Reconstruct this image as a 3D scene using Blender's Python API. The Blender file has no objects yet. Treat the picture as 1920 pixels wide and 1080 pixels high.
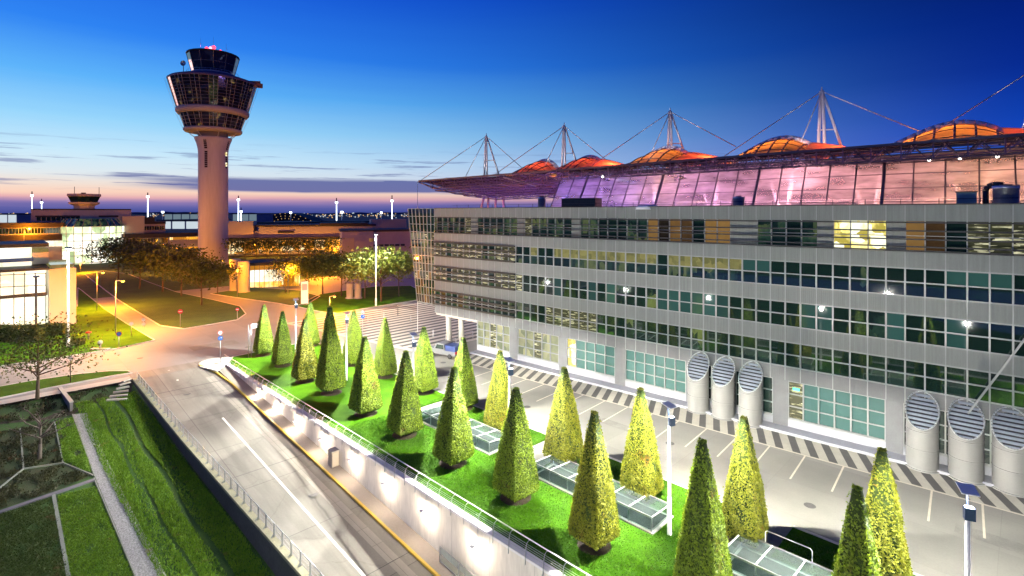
import bpy, math, random
import numpy as np
from mathutils import Vector, Matrix
from mathutils.geometry import tessellate_polygon

sc = bpy.context.scene
COL = sc.collection
rnd = random.Random(7)
PI = math.pi
H, FPX, HOR = 19.3, 972.0, 398.0          # camera height (m), focal length and horizon in the photo's pixels


# ------------------------------------------------------------------ frames and survey helpers
class Frame:
    def __init__(s, loc, rot):
        s.o = Vector((loc[0], loc[1], 0)); s.r = rot
        s.a = Vector((math.cos(rot), math.sin(rot), 0)); s.b = Vector((-math.sin(rot), math.cos(rot), 0))

    def w(s, x, y, z=0):
        p = s.o + s.a * x + s.b * y
        return (p.x, p.y, z)

    def px(s, px, y):                      # local x where the plane y meets a sight line
        r = (px - 960) / FPX
        return (r * (s.o.y + y * s.b.y) - (s.o.x + y * s.b.x)) / (s.a.x - r * s.a.y)

    def z(s, x, y, py):
        return H - (py - HOR) * s.w(x, y)[1] / FPX

    def loc(s, X, Y):
        d = Vector((X, Y, 0)) - s.o
        return (d.dot(s.a), d.dot(s.b))


WORLD = Frame((0, 0), 0)
OFF = Frame((24.7, 46.1), math.atan2(-.6575, .7535))     # office block: x along the facade, y into it
GAR = Frame((-51.9, 51.5), math.atan2(-.7045, .7097))    # garden and ramp: x down the ramp, y across
FT = Frame((-162.6, 200), math.radians(39.1))
FM = Frame((-85, 230), math.radians(20.3))


def W(px, py, z=0.0):                      # survey: ground point of a photo pixel
    Y = (H - z) * FPX / (py - HOR)
    return ((px - 960) / FPX * Y, Y)


def zat(Y, py):
    return H - (py - HOR) * Y / FPX


def ramp_z(t):
    return -.0744 * max(0, t)


def grass_z(t):
    return -.25 - .112 * max(0, t)


# ------------------------------------------------------------------ mesh builder
class MB:
    def __init__(s):
        s.v = []; s.f = []; s.m = []; s.sm = []

    def add(s, pts, faces, mi=0, smooth=False):
        b = len(s.v); s.v += [tuple(p) for p in pts]
        for f in faces:
            s.f.append(tuple(b + i for i in f)); s.m.append(mi); s.sm.append(smooth)
        return s

    def quad(s, a, b, c, d, mi=0):
        return s.add([a, b, c, d], [(0, 1, 2, 3)], mi)

    def box(s, x0, x1, y0, y1, z0, z1, mi=0):
        p = [(x, y, z) for z in (z0, z1) for y in (y0, y1) for x in (x0, x1)]
        return s.add(p, [(0, 2, 3, 1), (4, 5, 7, 6), (0, 1, 5, 4), (2, 6, 7, 3), (0, 4, 6, 2), (1, 3, 7, 5)], mi)

    def bar(s, p, q, w, h=None, mi=0, up=(0, 0, 1)):
        h = h or w
        p, q = Vector(p), Vector(q); d = (q - p).normalized()
        u = Vector(up)
        if abs(d.dot(u)) > .98: u = Vector((1, 0, 0))
        sx = d.cross(u).normalized(); sy = sx.cross(d)
        pts = [c + sx * a * w / 2 + sy * b * h / 2 for c in (p, q) for a, b in ((-1, -1), (1, -1), (1, 1), (-1, 1))]
        return s.add(pts, [(3, 2, 1, 0), (4, 5, 6, 7), (0, 1, 5, 4), (1, 2, 6, 5), (2, 3, 7, 6), (3, 0, 4, 7)], mi)

    def tube(s, p, q, r0, r1=None, n=8, mi=0, caps=True):
        r1 = r0 if r1 is None else r1
        p, q = Vector(p), Vector(q); d = (q - p).normalized()
        u = Vector((0, 0, 1)) if abs(d.z) < .95 else Vector((1, 0, 0))
        a = d.cross(u).normalized(); b = d.cross(a)
        pts = [c + (a * math.cos(2 * PI * i / n) + b * math.sin(2 * PI * i / n)) * r for c, r in ((p, r0), (q, r1)) for i in range(n)]
        s.add(pts, [(i, i + n, (i + 1) % n + n, (i + 1) % n) for i in range(n)], mi, True)
        if caps:
            k = len(s.v) - 2 * n
            s.f += [tuple(k + i for i in range(n)), tuple(k + n + i for i in reversed(range(n)))]
            s.m += [mi, mi]; s.sm += [False, False]
        return s

    def path(s, pts, r, n=8, mi=0):
        for a, b in zip(pts, pts[1:]): s.tube(a, b, r, r, n, mi)
        return s

    def lathe(s, prof, n=32, cx=0, cy=0, mi=0, smooth=True, capt=True, capb=False, a0=0):
        pts = [(cx + r * math.cos(a0 + 2 * PI * i / n), cy + r * math.sin(a0 + 2 * PI * i / n), z) for r, z in prof for i in range(n)]
        fs = []
        for k in range(len(prof) - 1):
            fs += [(k * n + i, k * n + (i + 1) % n, (k + 1) * n + (i + 1) % n, (k + 1) * n + i) for i in range(n)]
        s.add(pts, fs, mi, smooth)
        b = len(s.v) - len(pts)
        if capt: s.f.append(tuple(b + (len(prof) - 1) * n + i for i in range(n))); s.m.append(mi); s.sm.append(False)
        if capb: s.f.append(tuple(b + i for i in reversed(range(n)))); s.m.append(mi); s.sm.append(False)
        return s

    def poly(s, p2, z, mi=0):
        pts = [(p[0], p[1], z(p) if callable(z) else z) for p in p2]
        tri = tessellate_polygon([[Vector((p[0], p[1], 0)) for p in pts]])
        fs = []
        for t in tri:
            a, b, c = [Vector(pts[i]) for i in t]
            fs.append(tuple(t) if (b - a).cross(c - a).z > 0 else tuple(reversed(t)))
        return s.add(pts, fs, mi)

    def prism(s, p2, z0, z1, mi=0, mside=None):
        s.poly(p2, z1, mi)
        n = len(p2)
        area = sum(p2[i][0] * p2[(i + 1) % n][1] - p2[(i + 1) % n][0] * p2[i][1] for i in range(n))
        q = p2 if area > 0 else list(reversed(p2))
        pts = [(p[0], p[1], z) for z in (z0, z1) for p in q]
        return s.add(pts, [(i, (i + 1) % n, (i + 1) % n + n, i + n) for i in range(n)], mi if mside is None else mside)

    def sphere(s, c, r, n=10, mi=0, sz=1.0):
        return s.lathe([(max(1e-3, r * math.sin(PI * k / n)), c[2] - sz * r * math.cos(PI * k / n)) for k in range(n + 1)], 2 * n, c[0], c[1], mi, True, False)

    def mesh(s, name, mats):
        me = bpy.data.meshes.new(name)
        me.from_pydata(s.v, [], s.f)
        for m in (mats if isinstance(mats, (list, tuple)) else [mats]): me.materials.append(m)
        me.polygons.foreach_set('material_index', s.m)
        me.polygons.foreach_set('use_smooth', s.sm)
        me.update()
        return me

    def build(s, name, mats, parent=None, frame=None, loc=None):
        o = bpy.data.objects.new(name, s.mesh(name, mats)); COL.objects.link(o)
        if parent: o.parent = parent
        if frame: o.location = frame.o; o.rotation_euler.z = frame.r
        if loc: o.location = loc
        return o


def obj(name, me, parent=None, loc=(0, 0, 0), rz=0):
    o = bpy.data.objects.new(name, me); COL.objects.link(o); o.parent = parent
    o.location = loc; o.rotation_euler.z = rz
    return o


def tag(o, label, cat, group=None):
    o['label'] = label; o['category'] = cat
    if group: o['group'] = group
    return o


def thing(name, label, cat, loc=(0, 0, 0), rz=0, group=None, frame=None):
    o = bpy.data.objects.new(name, None); COL.objects.link(o)
    o.empty_display_size = .3
    if frame: loc, rz = frame.o, frame.r
    o.location = loc; o.rotation_euler = (0, 0, rz)
    return tag(o, label, cat, group)


def copy_tree(o, parent=None):
    c = o.copy(); COL.objects.link(c); c.parent = parent
    for ch in list(o.children): copy_tree(ch, c)
    return c


def kind(o, k):
    o['kind'] = k
    return o


# ------------------------------------------------------------------ materials
def lin(c):
    return tuple((x / 12.92 if x <= .04045 else ((x + .055) / 1.055) ** 2.4) for x in [v / 255 for v in c])


def nodes(m):
    m.use_nodes = True
    nt = m.node_tree; nt.nodes.clear()
    def N(t, **kw):
        n = nt.nodes.new(t)
        for k, v in kw.items():
            if k in n.inputs: n.inputs[k].default_value = v
            else: setattr(n, k, v)
        return n
    def L(a, b): nt.links.new(a, b)
    return nt, N, L


def mat(name, col, rough=.7, metal=0, var=.15, scale=1.5, fine=12, bump=0, bscale=20, emit=None, es=0, spec=.5, stretch=(1, 1, 1), trans=0, ior=1.5, col2=None, lo=.35, hi=.65):
    m = bpy.data.materials.new(name)
    nt, N, L = nodes(m)
    out = N('ShaderNodeOutputMaterial'); p = N('ShaderNodeBsdfPrincipled')
    p.inputs['Roughness'].default_value = rough; p.inputs['Metallic'].default_value = metal
    p.inputs['Specular IOR Level'].default_value = spec; p.inputs['IOR'].default_value = ior
    p.inputs['Transmission Weight'].default_value = trans
    L(p.outputs[0], out.inputs[0])
    tc = N('ShaderNodeTexCoord'); mp = N('ShaderNodeMapping'); mp.inputs['Scale'].default_value = stretch
    L(tc.outputs['Object'], mp.inputs[0])
    if var or col2:
        n1 = N('ShaderNodeTexNoise', Scale=scale, Detail=5.0, Roughness=.6); n2 = N('ShaderNodeTexNoise', Scale=fine, Detail=3.0)
        L(mp.outputs[0], n1.inputs['Vector']); L(mp.outputs[0], n2.inputs['Vector'])
        mx = N('ShaderNodeMix', data_type='FLOAT'); mx.inputs[0].default_value = .4
        L(n1.outputs[0], mx.inputs[2]); L(n2.outputs[0], mx.inputs[3])
        cr = N('ShaderNodeValToRGB')
        c2 = col2 or tuple(min(1, c * (1 + var)) for c in col)
        c1 = col if col2 else tuple(c * (1 - var) for c in col)
        cr.color_ramp.elements[0].position = lo; cr.color_ramp.elements[1].position = hi
        cr.color_ramp.elements[0].color = (*c1, 1); cr.color_ramp.elements[1].color = (*c2, 1)
        L(mx.outputs[0], cr.inputs[0]); L(cr.outputs[0], p.inputs['Base Color'])
    else:
        p.inputs['Base Color'].default_value = (*col, 1)
    if bump:
        nb = N('ShaderNodeTexNoise', Scale=bscale, Detail=4.0); L(mp.outputs[0], nb.inputs['Vector'])
        b = N('ShaderNodeBump', Strength=bump, Distance=.05); L(nb.outputs[0], b.inputs['Height']); L(b.outputs[0], p.inputs['Normal'])
    if emit:
        p.inputs['Emission Color'].default_value = (*emit, 1); p.inputs['Emission Strength'].default_value = es
    return m


def lit_glass(name, base, ems, es, scale=1.2, lo=.4, hi=.6, stretch=(1, 1, 1), rough=.03, ior=1.7, per=False):
    """window glass: dark reflecting pane, behind it a room whose lit patches show"""
    m = bpy.data.materials.new(name)
    nt, N, L = nodes(m)
    out = N('ShaderNodeOutputMaterial'); p = N('ShaderNodeBsdfPrincipled')
    p.inputs['Base Color'].default_value = (*base, 1); p.inputs['Roughness'].default_value = rough; p.inputs['IOR'].default_value = ior
    L(p.outputs[0], out.inputs[0])
    if es:
        tc = N('ShaderNodeTexCoord'); mp = N('ShaderNodeMapping'); mp.inputs['Scale'].default_value = stretch
        g = N('ShaderNodeNewGeometry'); oi = N('ShaderNodeObjectInfo')
        ad = N('ShaderNodeVectorMath', operation='ADD'); L(g.outputs['Position'], ad.inputs[0]); L(oi.outputs['Random'], ad.inputs[1])
        L(ad.outputs[0], mp.inputs[0])
        n0 = N('ShaderNodeTexNoise', Scale=scale, Detail=3.0, Roughness=.65); L(mp.outputs[0], n0.inputs['Vector'])
        v = N('ShaderNodeTexVoronoi', Scale=scale * 1.3, distance='CHEBYCHEV'); v.inputs['Randomness'].default_value = .7; L(mp.outputs[0], v.inputs['Vector'])
        sv = N('ShaderNodeSeparateColor'); L(v.outputs['Color'], sv.inputs[0])     # shelves, screens, partitions: blocks of their own tone
        n = N('ShaderNodeMix', data_type='FLOAT'); n.inputs[0].default_value = .45; L(n0.outputs[0], n.inputs[2]); L(oi.outputs['Random'] if per else sv.outputs[0], n.inputs[3])
        if per: n.inputs[0].default_value = .8       # blinds: each pane its own even tone
        cr = N('ShaderNodeValToRGB'); r = cr.color_ramp
        r.elements[0].position = lo; r.elements[1].position = hi
        r.elements[0].color = (*ems[0], 1); r.elements[1].color = (*ems[-1], 1)
        if len(ems) > 2:
            e = r.elements.new((lo + hi) / 2); e.color = (*ems[1], 1)
        L(n.outputs[0], cr.inputs[0]); L(cr.outputs[0], p.inputs['Emission Color']); p.inputs['Emission Strength'].default_value = es
    return m


def glow(name, col, s):
    m = bpy.data.materials.new(name); nt, N, L = nodes(m)
    out = N('ShaderNodeOutputMaterial'); e = N('ShaderNodeEmission', Strength=s); e.inputs[0].default_value = (*col, 1)
    L(e.outputs[0], out.inputs[0])
    return m


def membrane(name, col, tl=.7, gl=.08, rough=.2, tr=0):
    m = bpy.data.materials.new(name); nt, N, L = nodes(m)
    out = N('ShaderNodeOutputMaterial'); d = N('ShaderNodeBsdfDiffuse'); t = N('ShaderNodeBsdfTranslucent'); g = N('ShaderNodeBsdfGlossy', Roughness=rough)
    tc = N('ShaderNodeTexCoord'); n = N('ShaderNodeTexNoise', Scale=.3, Detail=5.0, Roughness=.6); mp_ = N('ShaderNodeMapping'); mp_.inputs['Scale'].default_value = (.6, 1, 2.4); L(tc.outputs['Object'], mp_.inputs[0]); L(mp_.outputs[0], n.inputs['Vector'])
    cr = N('ShaderNodeValToRGB'); cr.color_ramp.elements[0].position = .36; cr.color_ramp.elements[1].position = .62
    cr.color_ramp.elements[0].color = (*[c * .38 for c in col], 1); cr.color_ramp.elements[1].color = (*col, 1)  # streaky tint stands in for uneven glow and light streaks in the glass
    L(n.outputs[0], cr.inputs[0]); L(cr.outputs[0], t.inputs[0]); d.inputs[0].default_value = (*[c * .5 for c in col], 1)
    a = N('ShaderNodeMixShader', Fac=tl); L(d.outputs[0], a.inputs[1]); L(t.outputs[0], a.inputs[2])
    b = N('ShaderNodeMixShader', Fac=gl); L(a.outputs[0], b.inputs[1]); L(g.outputs[0], b.inputs[2])
    last = b
    if tr:
        x = N('ShaderNodeBsdfTransparent'); c = N('ShaderNodeMixShader', Fac=tr); L(b.outputs[0], c.inputs[1]); L(x.outputs[0], c.inputs[2]); last = c
    L(last.outputs[0], out.inputs[0])
    return m


def clear_glass(name, tint=(.75, .9, .85), tr=.6):
    m = bpy.data.materials.new(name); nt, N, L = nodes(m)
    out = N('ShaderNodeOutputMaterial'); x = N('ShaderNodeBsdfTransparent'); x.inputs[0].default_value = (*tint, 1)
    p = N('ShaderNodeBsdfPrincipled', Roughness=.08); p.inputs['Base Color'].default_value = (tint[0] * .45, tint[1] * .45, tint[2] * .45, 1)
    a = N('ShaderNodeMixShader', Fac=tr); L(p.outputs[0], a.inputs[1]); L(x.outputs[0], a.inputs[2]); L(a.outputs[0], out.inputs[0])
    return m


def leafmat(name, c1, c2, tl=.35, brown=None):
    m = bpy.data.materials.new(name); nt, N, L = nodes(m)
    out = N('ShaderNodeOutputMaterial'); d = N('ShaderNodeBsdfPrincipled', Roughness=.55); t = N('ShaderNodeBsdfTranslucent')
    g = N('ShaderNodeNewGeometry'); oi = N('ShaderNodeObjectInfo')
    n = N('ShaderNodeTexNoise', Scale=1.1, Detail=3.0); L(g.outputs['Position'], n.inputs['Vector'])
    mx = N('ShaderNodeMath', operation='ADD'); L(g.outputs['Random Per Island'], mx.inputs[0]); L(n.outputs[0], mx.inputs[1])
    m2 = N('ShaderNodeMath', operation='MULTIPLY'); m2.inputs[1].default_value = .55; L(mx.outputs[0], m2.inputs[0])
    cr = N('ShaderNodeValToRGB'); cr.color_ramp.elements[0].color = (*c1, 1); cr.color_ramp.elements[1].color = (*c2, 1)
    cr.color_ramp.elements[0].position = .1; cr.color_ramp.elements[1].position = .9
    L(m2.outputs[0], cr.inputs[0]); co_ = cr.outputs[0]
    if brown:                           # patches of dry leaves
        av = N('ShaderNodeVectorMath', operation='ADD'); L(g.outputs['Position'], av.inputs[0]); L(oi.outputs['Random'], av.inputs[1])
        bn = N('ShaderNodeTexNoise', Scale=.75, Detail=4.0, Roughness=.7); L(av.outputs[0], bn.inputs['Vector'])
        br = N('ShaderNodeValToRGB'); br.color_ramp.elements[0].position = .61; br.color_ramp.elements[1].position = .72; L(bn.outputs[0], br.inputs[0])
        bx = N('ShaderNodeMix', data_type='RGBA'); L(br.outputs[0], bx.inputs[0]); L(co_, bx.inputs[6]); bx.inputs[7].default_value = (*brown, 1); co_ = bx.outputs[2]
    L(co_, d.inputs['Base Color']); L(co_, t.inputs[0])
    a = N('ShaderNodeMixShader', Fac=tl); L(d.outputs[0], a.inputs[1]); L(t.outputs[0], a.inputs[2]); L(a.outputs[0], out.inputs[0])
    return m


def paving(name, c1, c2, jx, jy, rough=.65, jw=.02, stain=.25, spec=.4, jdark=.55, streak=None):
    """cast or laid paving: slab joints, stains and rubber wear"""
    m = bpy.data.materials.new(name); nt, N, L = nodes(m)
    out = N('ShaderNodeOutputMaterial'); p = N('ShaderNodeBsdfPrincipled', Roughness=rough); p.inputs['Specular IOR Level'].default_value = spec
    L(p.outputs[0], out.inputs[0])
    tc = N('ShaderNodeTexCoord')
    b = N('ShaderNodeTexBrick', Scale=1.0, offset=0.0); b.inputs['Brick Width'].default_value = jx; b.inputs['Row Height'].default_value = jy
    b.inputs['Mortar Size'].default_value = jw; b.inputs['Mortar Smooth'].default_value = .3
    b.inputs['Color1'].default_value = (1, 1, 1, 1); b.inputs['Color2'].default_value = (.86, .86, .86, 1); b.inputs['Mortar'].default_value = (jdark,) * 3 + (1,)
    L(tc.outputs['Object'], b.inputs['Vector'])
    n = N('ShaderNodeTexNoise', Scale=.22, Detail=6.0, Roughness=.62); L(tc.outputs['Object'], n.inputs['Vector'])
    f = N('ShaderNodeTexNoise', Scale=9.0, Detail=5.0); L(tc.outputs['Object'], f.inputs['Vector'])
    mx = N('ShaderNodeMix', data_type='FLOAT'); mx.inputs[0].default_value = .3; L(n.outputs[0], mx.inputs[2]); L(f.outputs[0], mx.inputs[3])
    cr = N('ShaderNodeValToRGB'); cr.color_ramp.elements[0].position = .5 - stain; cr.color_ramp.elements[1].position = .5 + stain
    cr.color_ramp.elements[0].color = (*c1, 1); cr.color_ramp.elements[1].color = (*c2, 1); L(mx.outputs[0], cr.inputs[0])
    mul = N('ShaderNodeMix', data_type='RGBA', blend_type='MULTIPLY'); mul.inputs[0].default_value = 1
    L(cr.outputs[0], mul.inputs[6]); L(b.outputs[0], mul.inputs[7]); 
    last = mul.outputs[2]
    if streak:                          # rubber wear along the driving direction, and fine cracks
        mp = N('ShaderNodeMapping'); mp.inputs['Scale'].default_value = (streak[0], streak[1], 1); L(tc.outputs['Object'], mp.inputs[0])
        sn = N('ShaderNodeTexNoise', Scale=1.0, Detail=4.0, Roughness=.55, Distortion=.3); L(mp.outputs[0], sn.inputs['Vector'])
        sr = N('ShaderNodeValToRGB'); sr.color_ramp.elements[0].position = .36; sr.color_ramp.elements[1].position = .58
        sr.color_ramp.elements[0].color = (.76, .75, .74, 1); sr.color_ramp.elements[1].color = (1, 1, 1, 1); L(sn.outputs[0], sr.inputs[0])
        vo = N('ShaderNodeTexVoronoi', Scale=.16, feature='DISTANCE_TO_EDGE'); wv = N('ShaderNodeVectorMath', operation='ADD')
        nn = N('ShaderNodeTexNoise', Scale=.8, Detail=4.0); L(tc.outputs['Object'], nn.inputs['Vector']); L(tc.outputs['Object'], wv.inputs[0]); L(nn.outputs['Color'], wv.inputs[1]); L(wv.outputs[0], vo.inputs['Vector'])
        vr = N('ShaderNodeValToRGB'); vr.color_ramp.elements[0].position = .0; vr.color_ramp.elements[1].position = .012
        vr.color_ramp.elements[0].color = (.84, .83, .82, 1); vr.color_ramp.elements[1].color = (1, 1, 1, 1); L(vo.outputs['Distance'], vr.inputs[0])
        for q in (sr, vr):
            m_ = N('ShaderNodeMix', data_type='RGBA', blend_type='MULTIPLY'); m_.inputs[0].default_value = 1; L(last, m_.inputs[6]); L(q.outputs[0], m_.inputs[7]); last = m_.outputs[2]
    L(last, p.inputs['Base Color'])
    bm = N('ShaderNodeBump', Strength=.15, Distance=.02); L(f.outputs[0], bm.inputs['Height']); L(bm.outputs[0], p.inputs['Normal'])
    return m


M = dict(
    clad=mat('ribbed_cladding', (.195, .208, .205), .5, .1, .14, .8, 14, .15, 60, stretch=(6, 1, .3)),
    cladg=mat('ground_floor_cladding', (.125, .13, .14), .5, .1, .14, .8, 14),
    cladw=mat('orange_lit_cladding', (.36, .33, .29), .5, .2, .1, .8, 14),  # cladding tinted warm, orange lamplight put into its colour
    frame=mat('window_frame_metal', (.29, .30, .30), .4, .3, .05),
    dark=mat('dark_metal', (.03, .03, .035), .45, .4, .2),
    louv=mat('brown_louvre', (.028, .022, .016), .6, 0, .2),
    steel=mat('galvanised_steel', (.5, .52, .54), .35, .8, .1, 6),
    white=mat('white_painted_metal', (.8, .8, .8), .4, 0, .03),
    conc=mat('concrete', (.42, .40, .37), .8, 0, .12, .6, 10, .2, 14),
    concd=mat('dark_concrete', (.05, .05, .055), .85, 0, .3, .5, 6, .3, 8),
    wallc=mat('cast_wall', (.66, .62, .57), .75, 0, .16, .9, 5, .1, 20, stretch=(1, 1, .22)),
    plinth=mat('plinth_paint', (.30, .31, .35), .5, 0, .08),
    tower=mat('tower_concrete', (.47, .46, .54), .8, 0, .10, .35, 2, stretch=(1, 1, .12)),
    coping=mat('pale_coping', (.72, .70, .74), .55, 0, .05),
    soil=mat('dark_mulch', (.04, .028, .018), .95, 0, .4, 3, 20, .6, 25),
    lawn=mat('lawn', (.020, .085, .001), .9, 0, 0, .4, 18, .9, 45, spec=.08, col2=(.07, .19, .004)),
    lawnd=mat('rough_grass', (.016, .055, .008), .95, 0, 0, .25, 10, .9, 25, col2=(.05, .12, .015)),
    bed=mat('planting_bed', (.018, .05, .010), .95, 0, 0, .35, 6, .8, 20, col2=(.05, .045, .02), lo=.4, hi=.7),
    asph=mat('asphalt', (.10, .10, .10), .8, 0, .15, .3, 12, .15, 40),
    street=paving('street_paving', (.19, .188, .172), (.275, .268, .245), 6.0, 4.5, jdark=.8),
    plaza=paving('plaza_paving', (.20, .20, .195), (.265, .262, .255), 9.0, 6.0, jdark=.75),
    ramp=paving('ramp_concrete', (.155, .145, .128), (.245, .235, .21), 7.5, 4.65, jw=.035, jdark=.45, streak=(.045, 1.1)),
    kerb=mat('kerb_stone', (.55, .53, .49), .7, 0, .1, 1.5),
    yellow=mat('yellow_road_paint', (.62, .42, .05), .6, 0, .15, 2),
    paint=mat('white_road_paint', (.74, .73, .68), .6, 0, .1, 2),
    cream=mat('cream_road_paint', (.55, .50, .40), .6, 0, .12, 2),
    hatch=mat('dark_hatch_paving', (.085, .082, .08), .7, 0, .15, 1),
    gravel=mat('grey_gravel', (.10, .10, .11), .9, 0, 0, 9, 30, 1.0, 22, col2=(.42, .42, .44)),
    bark=mat('bark', (.10, .07, .045), .9, 0, .3, 4, 20, .5, 20, stretch=(1, 1, .25)),
    barkl=mat('pale_bark', (.10, .085, .075), .9, 0, .3, 4, 20, .4, 20),
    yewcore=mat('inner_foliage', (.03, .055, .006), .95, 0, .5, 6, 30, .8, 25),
    yew=leafmat('clipped_leaves', (.055, .11, .005), (.26, .37, .020), .42, (.16, .12, .02)),
    yewy=leafmat('yellowing_leaves', (.10, .12, .006), (.34, .36, .025), .42, (.24, .14, .02)),
    leafd=leafmat('dull_leaves', (.03, .05, .010), (.085, .115, .024)),
    leafg=leafmat('fresh_leaves', (.06, .11, .012), (.22, .26, .04)),
    grassd=leafmat('dull_grass_blades', (.018, .045, .006), (.075, .12, .02), .35, (.12, .075, .03)),
    ivy=leafmat('dark_ground_cover', (.015, .022, .007), (.06, .065, .02), .25, (.12, .06, .025)),
    grassl=leafmat('mown_grass_blades', (.018, .085, .002), (.085, .21, .008), .35, (.14, .16, .02)),
    grassb=leafmat('grass_blades', (.045, .15, .005), (.19, .33, .02), .4, (.18, .17, .04)),
    pdark=lit_glass('dark_window', (.008, .024, .019), [(0, 0, 0)], 0, ior=2.05),
    pteal=lit_glass('teal_window', (.02, .05, .045), [(.006, .026, .024), (.03, .10, .088)], .5, .3, .2, .8, per=True),
    pdim=lit_glass('dim_room_window', (.01, .02, .02), [(0, .004, .004), (.02, .05, .03), (.14, .16, .05)], .7, .9, .42, .72, (1, 1, .6), ior=2.1),
    polive=lit_glass('blind_window', (.05, .05, .03), [(.10, .10, .03), (.24, .22, .07)], .9, 1.2, .3, .7),
    pamber=lit_glass('amber_window', (.02, .015, .01), [(.012, .008, .004), (.20, .10, .03), (.50, .28, .08)], .5, .6, .25, .8, (1, 1, 1.2), per=True),
    pbright=lit_glass('bright_window', (.1, .1, .05), [(.35, .28, .04), (1.0, .85, .25), (1, 1, .75)], 1.4, .9, .36, .62),
    pwarm=lit_glass('warm_window', (.05, .05, .03), [(.012, .014, .006), (.07, .07, .03), (.85, .82, .52)], .9, 1.0, .50, .74, (1, 1, 7)),
    pshop=lit_glass('ground_floor_window', (.04, .09, .085), [(.04, .12, .10), (.085, .19, .165)], .25, .5, .3, .7),
    pshopw=lit_glass('warm_ground_floor_window', (.06, .07, .05), [(.10, .11, .06), (.42, .38, .20)], .75, .5, .35, .75),
    ptower=lit_glass('tower_glazing', (.01, .01, .014), [(0, 0, .002), (.012, .01, .012), (.55, .36, .10)], .8, .55, .60, .84, (1, 1, .9)),
    pcab=lit_glass('cab_glazing', (.012, .016, .03), [(0, 0, .01), (.01, .012, .04), (.3, .35, .6)], .5, .5, .62, .92),
    hallw=lit_glass('white_hall_glazing', (.4, .4, .36), [(.7, .72, .5), (1, 1, .86)], 1.25, .25, .3, .6),
    atrium=lit_glass('atrium_glazing', (.1, .12, .1), [(.30, .42, .2), (.8, .95, .55), (1, 1, .85)], 1.5, .22, .35, .62, (1, 1, .6)),
    arcade=lit_glass('arcade_glazing', (.06, .03, .01), [(.3, .11, .006), (1, .42, .03), (1, .85, .45)], 1.7, .18, .38, .66),
    hall=membrane('frosted_hall_glass', (.9, .85, .9), .8, .12, .12, .52),
    tent=membrane('orange_roof_membrane', (.9, .75, .6), .85, .04, .4),
    soffit=mat('truss_paint', (.24, .18, .30), .5, .3, .1),
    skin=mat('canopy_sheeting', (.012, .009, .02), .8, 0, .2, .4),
    deck=mat('roof_deck', (.16, .14, .18), .8, 0, .2, .4),
    trussd=mat('dark_truss', (.13, .115, .15), .5, .4, .1),
    mast=mat('mast_paint', (.62, .60, .62), .45, .2, .05),
    sky_glass=clear_glass('skylight_glass', (.50, .62, .61), .82),
    rail_glass=clear_glass('clear_glass', (.8, .9, .88), .75),
    terr=mat('distant_facade', (.42, .39, .38), .8, 0, .12, .05, 1),
    terrp=mat('mauve_facade', (.40, .37, .44), .8, 0, .12, .05, 1),
    roofd=mat('dark_roof', (.045, .04, .042), .8, 0, .2, .1),
    beige=mat('beige_render', (.52, .46, .38), .8, 0, .06, .3),
    blue=mat('sign_blue', (.02, .10, .42), .5, 0, 0), red=mat('sign_red', (.55, .02, .02), .5, 0, 0),
    signw=mat('sign_white', (.8, .8, .8), .5, 0, 0), bluep=mat('dark_blue_paint', (.03, .05, .16), .4, 0, 0),
    head=mat('lamp_housing', (.05, .08, .17), .4, .3, .05),
    mirror=mat('lamp_reflector', (.75, .76, .76), .6, 0, .02),
    rubber=mat('rubber', (.015, .015, .015), .8, 0, 0), chrome=mat('chrome', (.7, .7, .7), .2, 1, 0),
    hub=mat('unlit_lens', (.2, .02, .02), .3, 0, 0),
    g_white=glow('white_lamp', (1, .97, .9), 14), g_warm=glow('warm_lamp', (1, .86, .66), 26), g_orange=glow('sodium_lamp', (1, .50, .06), 9),
    g_blue=glow('apron_lamp', (.75, .88, 1), 7), g_pink=glow('obstacle_lamp', (1, .06, .12), 3), g_pinkw=glow('obstacle_lamp_core', (1, .35, .45), 3),
    g_cyan=glow('green_exit_lamp', (.1, 1, .55), 3), g_far=glow('distant_white', (.8, .92, 1), .75), g_faro=glow('distant_amber', (1, .6, .25), 1.1),
    hangar=glow('lit_hangar_front', (.5, .7, .85), .3),
)
# ------------------------------------------------------------------ terrain
g = MB()
hole = [GAR.w(0, -70)[:2], GAR.w(0, 21.4)[:2], GAR.w(112, 21.4)[:2], GAR.w(112, -70)[:2]]
R = 9000
outer = [(p[0] + (p[0] - 0) * 0 + dx * R, p[1] + dy * R) for p, dx, dy in zip(hole, (-1, 0, 1, 0), (0, 1, 0, -1))]
for i in range(4):
    j = (i + 1) % 4
    g.quad(*[(*p, -.03) for p in (hole[j], hole[i], outer[i], outer[j])])
kind(g.build('ground', M['lawnd']), 'structure')
# airfield: the dark flat land out to the horizon
kind(MB().prism([(-2600, 330), (-420, 330), (330, 460), (1500, 420), (2600, 4000), (-2600, 4000)], -.025, -.015).build('airfield', mat('airfield_grass', (.028, .036, .05), .9, 0, .4, .004, .05)), 'structure')
# paved square, cross road and the street along the office block
kind(MB().quad(*[(*p, .004) for p in [(-75, -85), (0, -85), (0, 130), (-75, 130)]]).build('square_pavement', M['plaza'], frame=GAR), 'structure')
s_ = MB(); s_.quad(*[(*p, .006) for p in [(0, 21.35), (112, 21.35), (112, 75), (0, 75)]]); kind(s_.build('street', M['street'], frame=GAR), 'structure')
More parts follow.
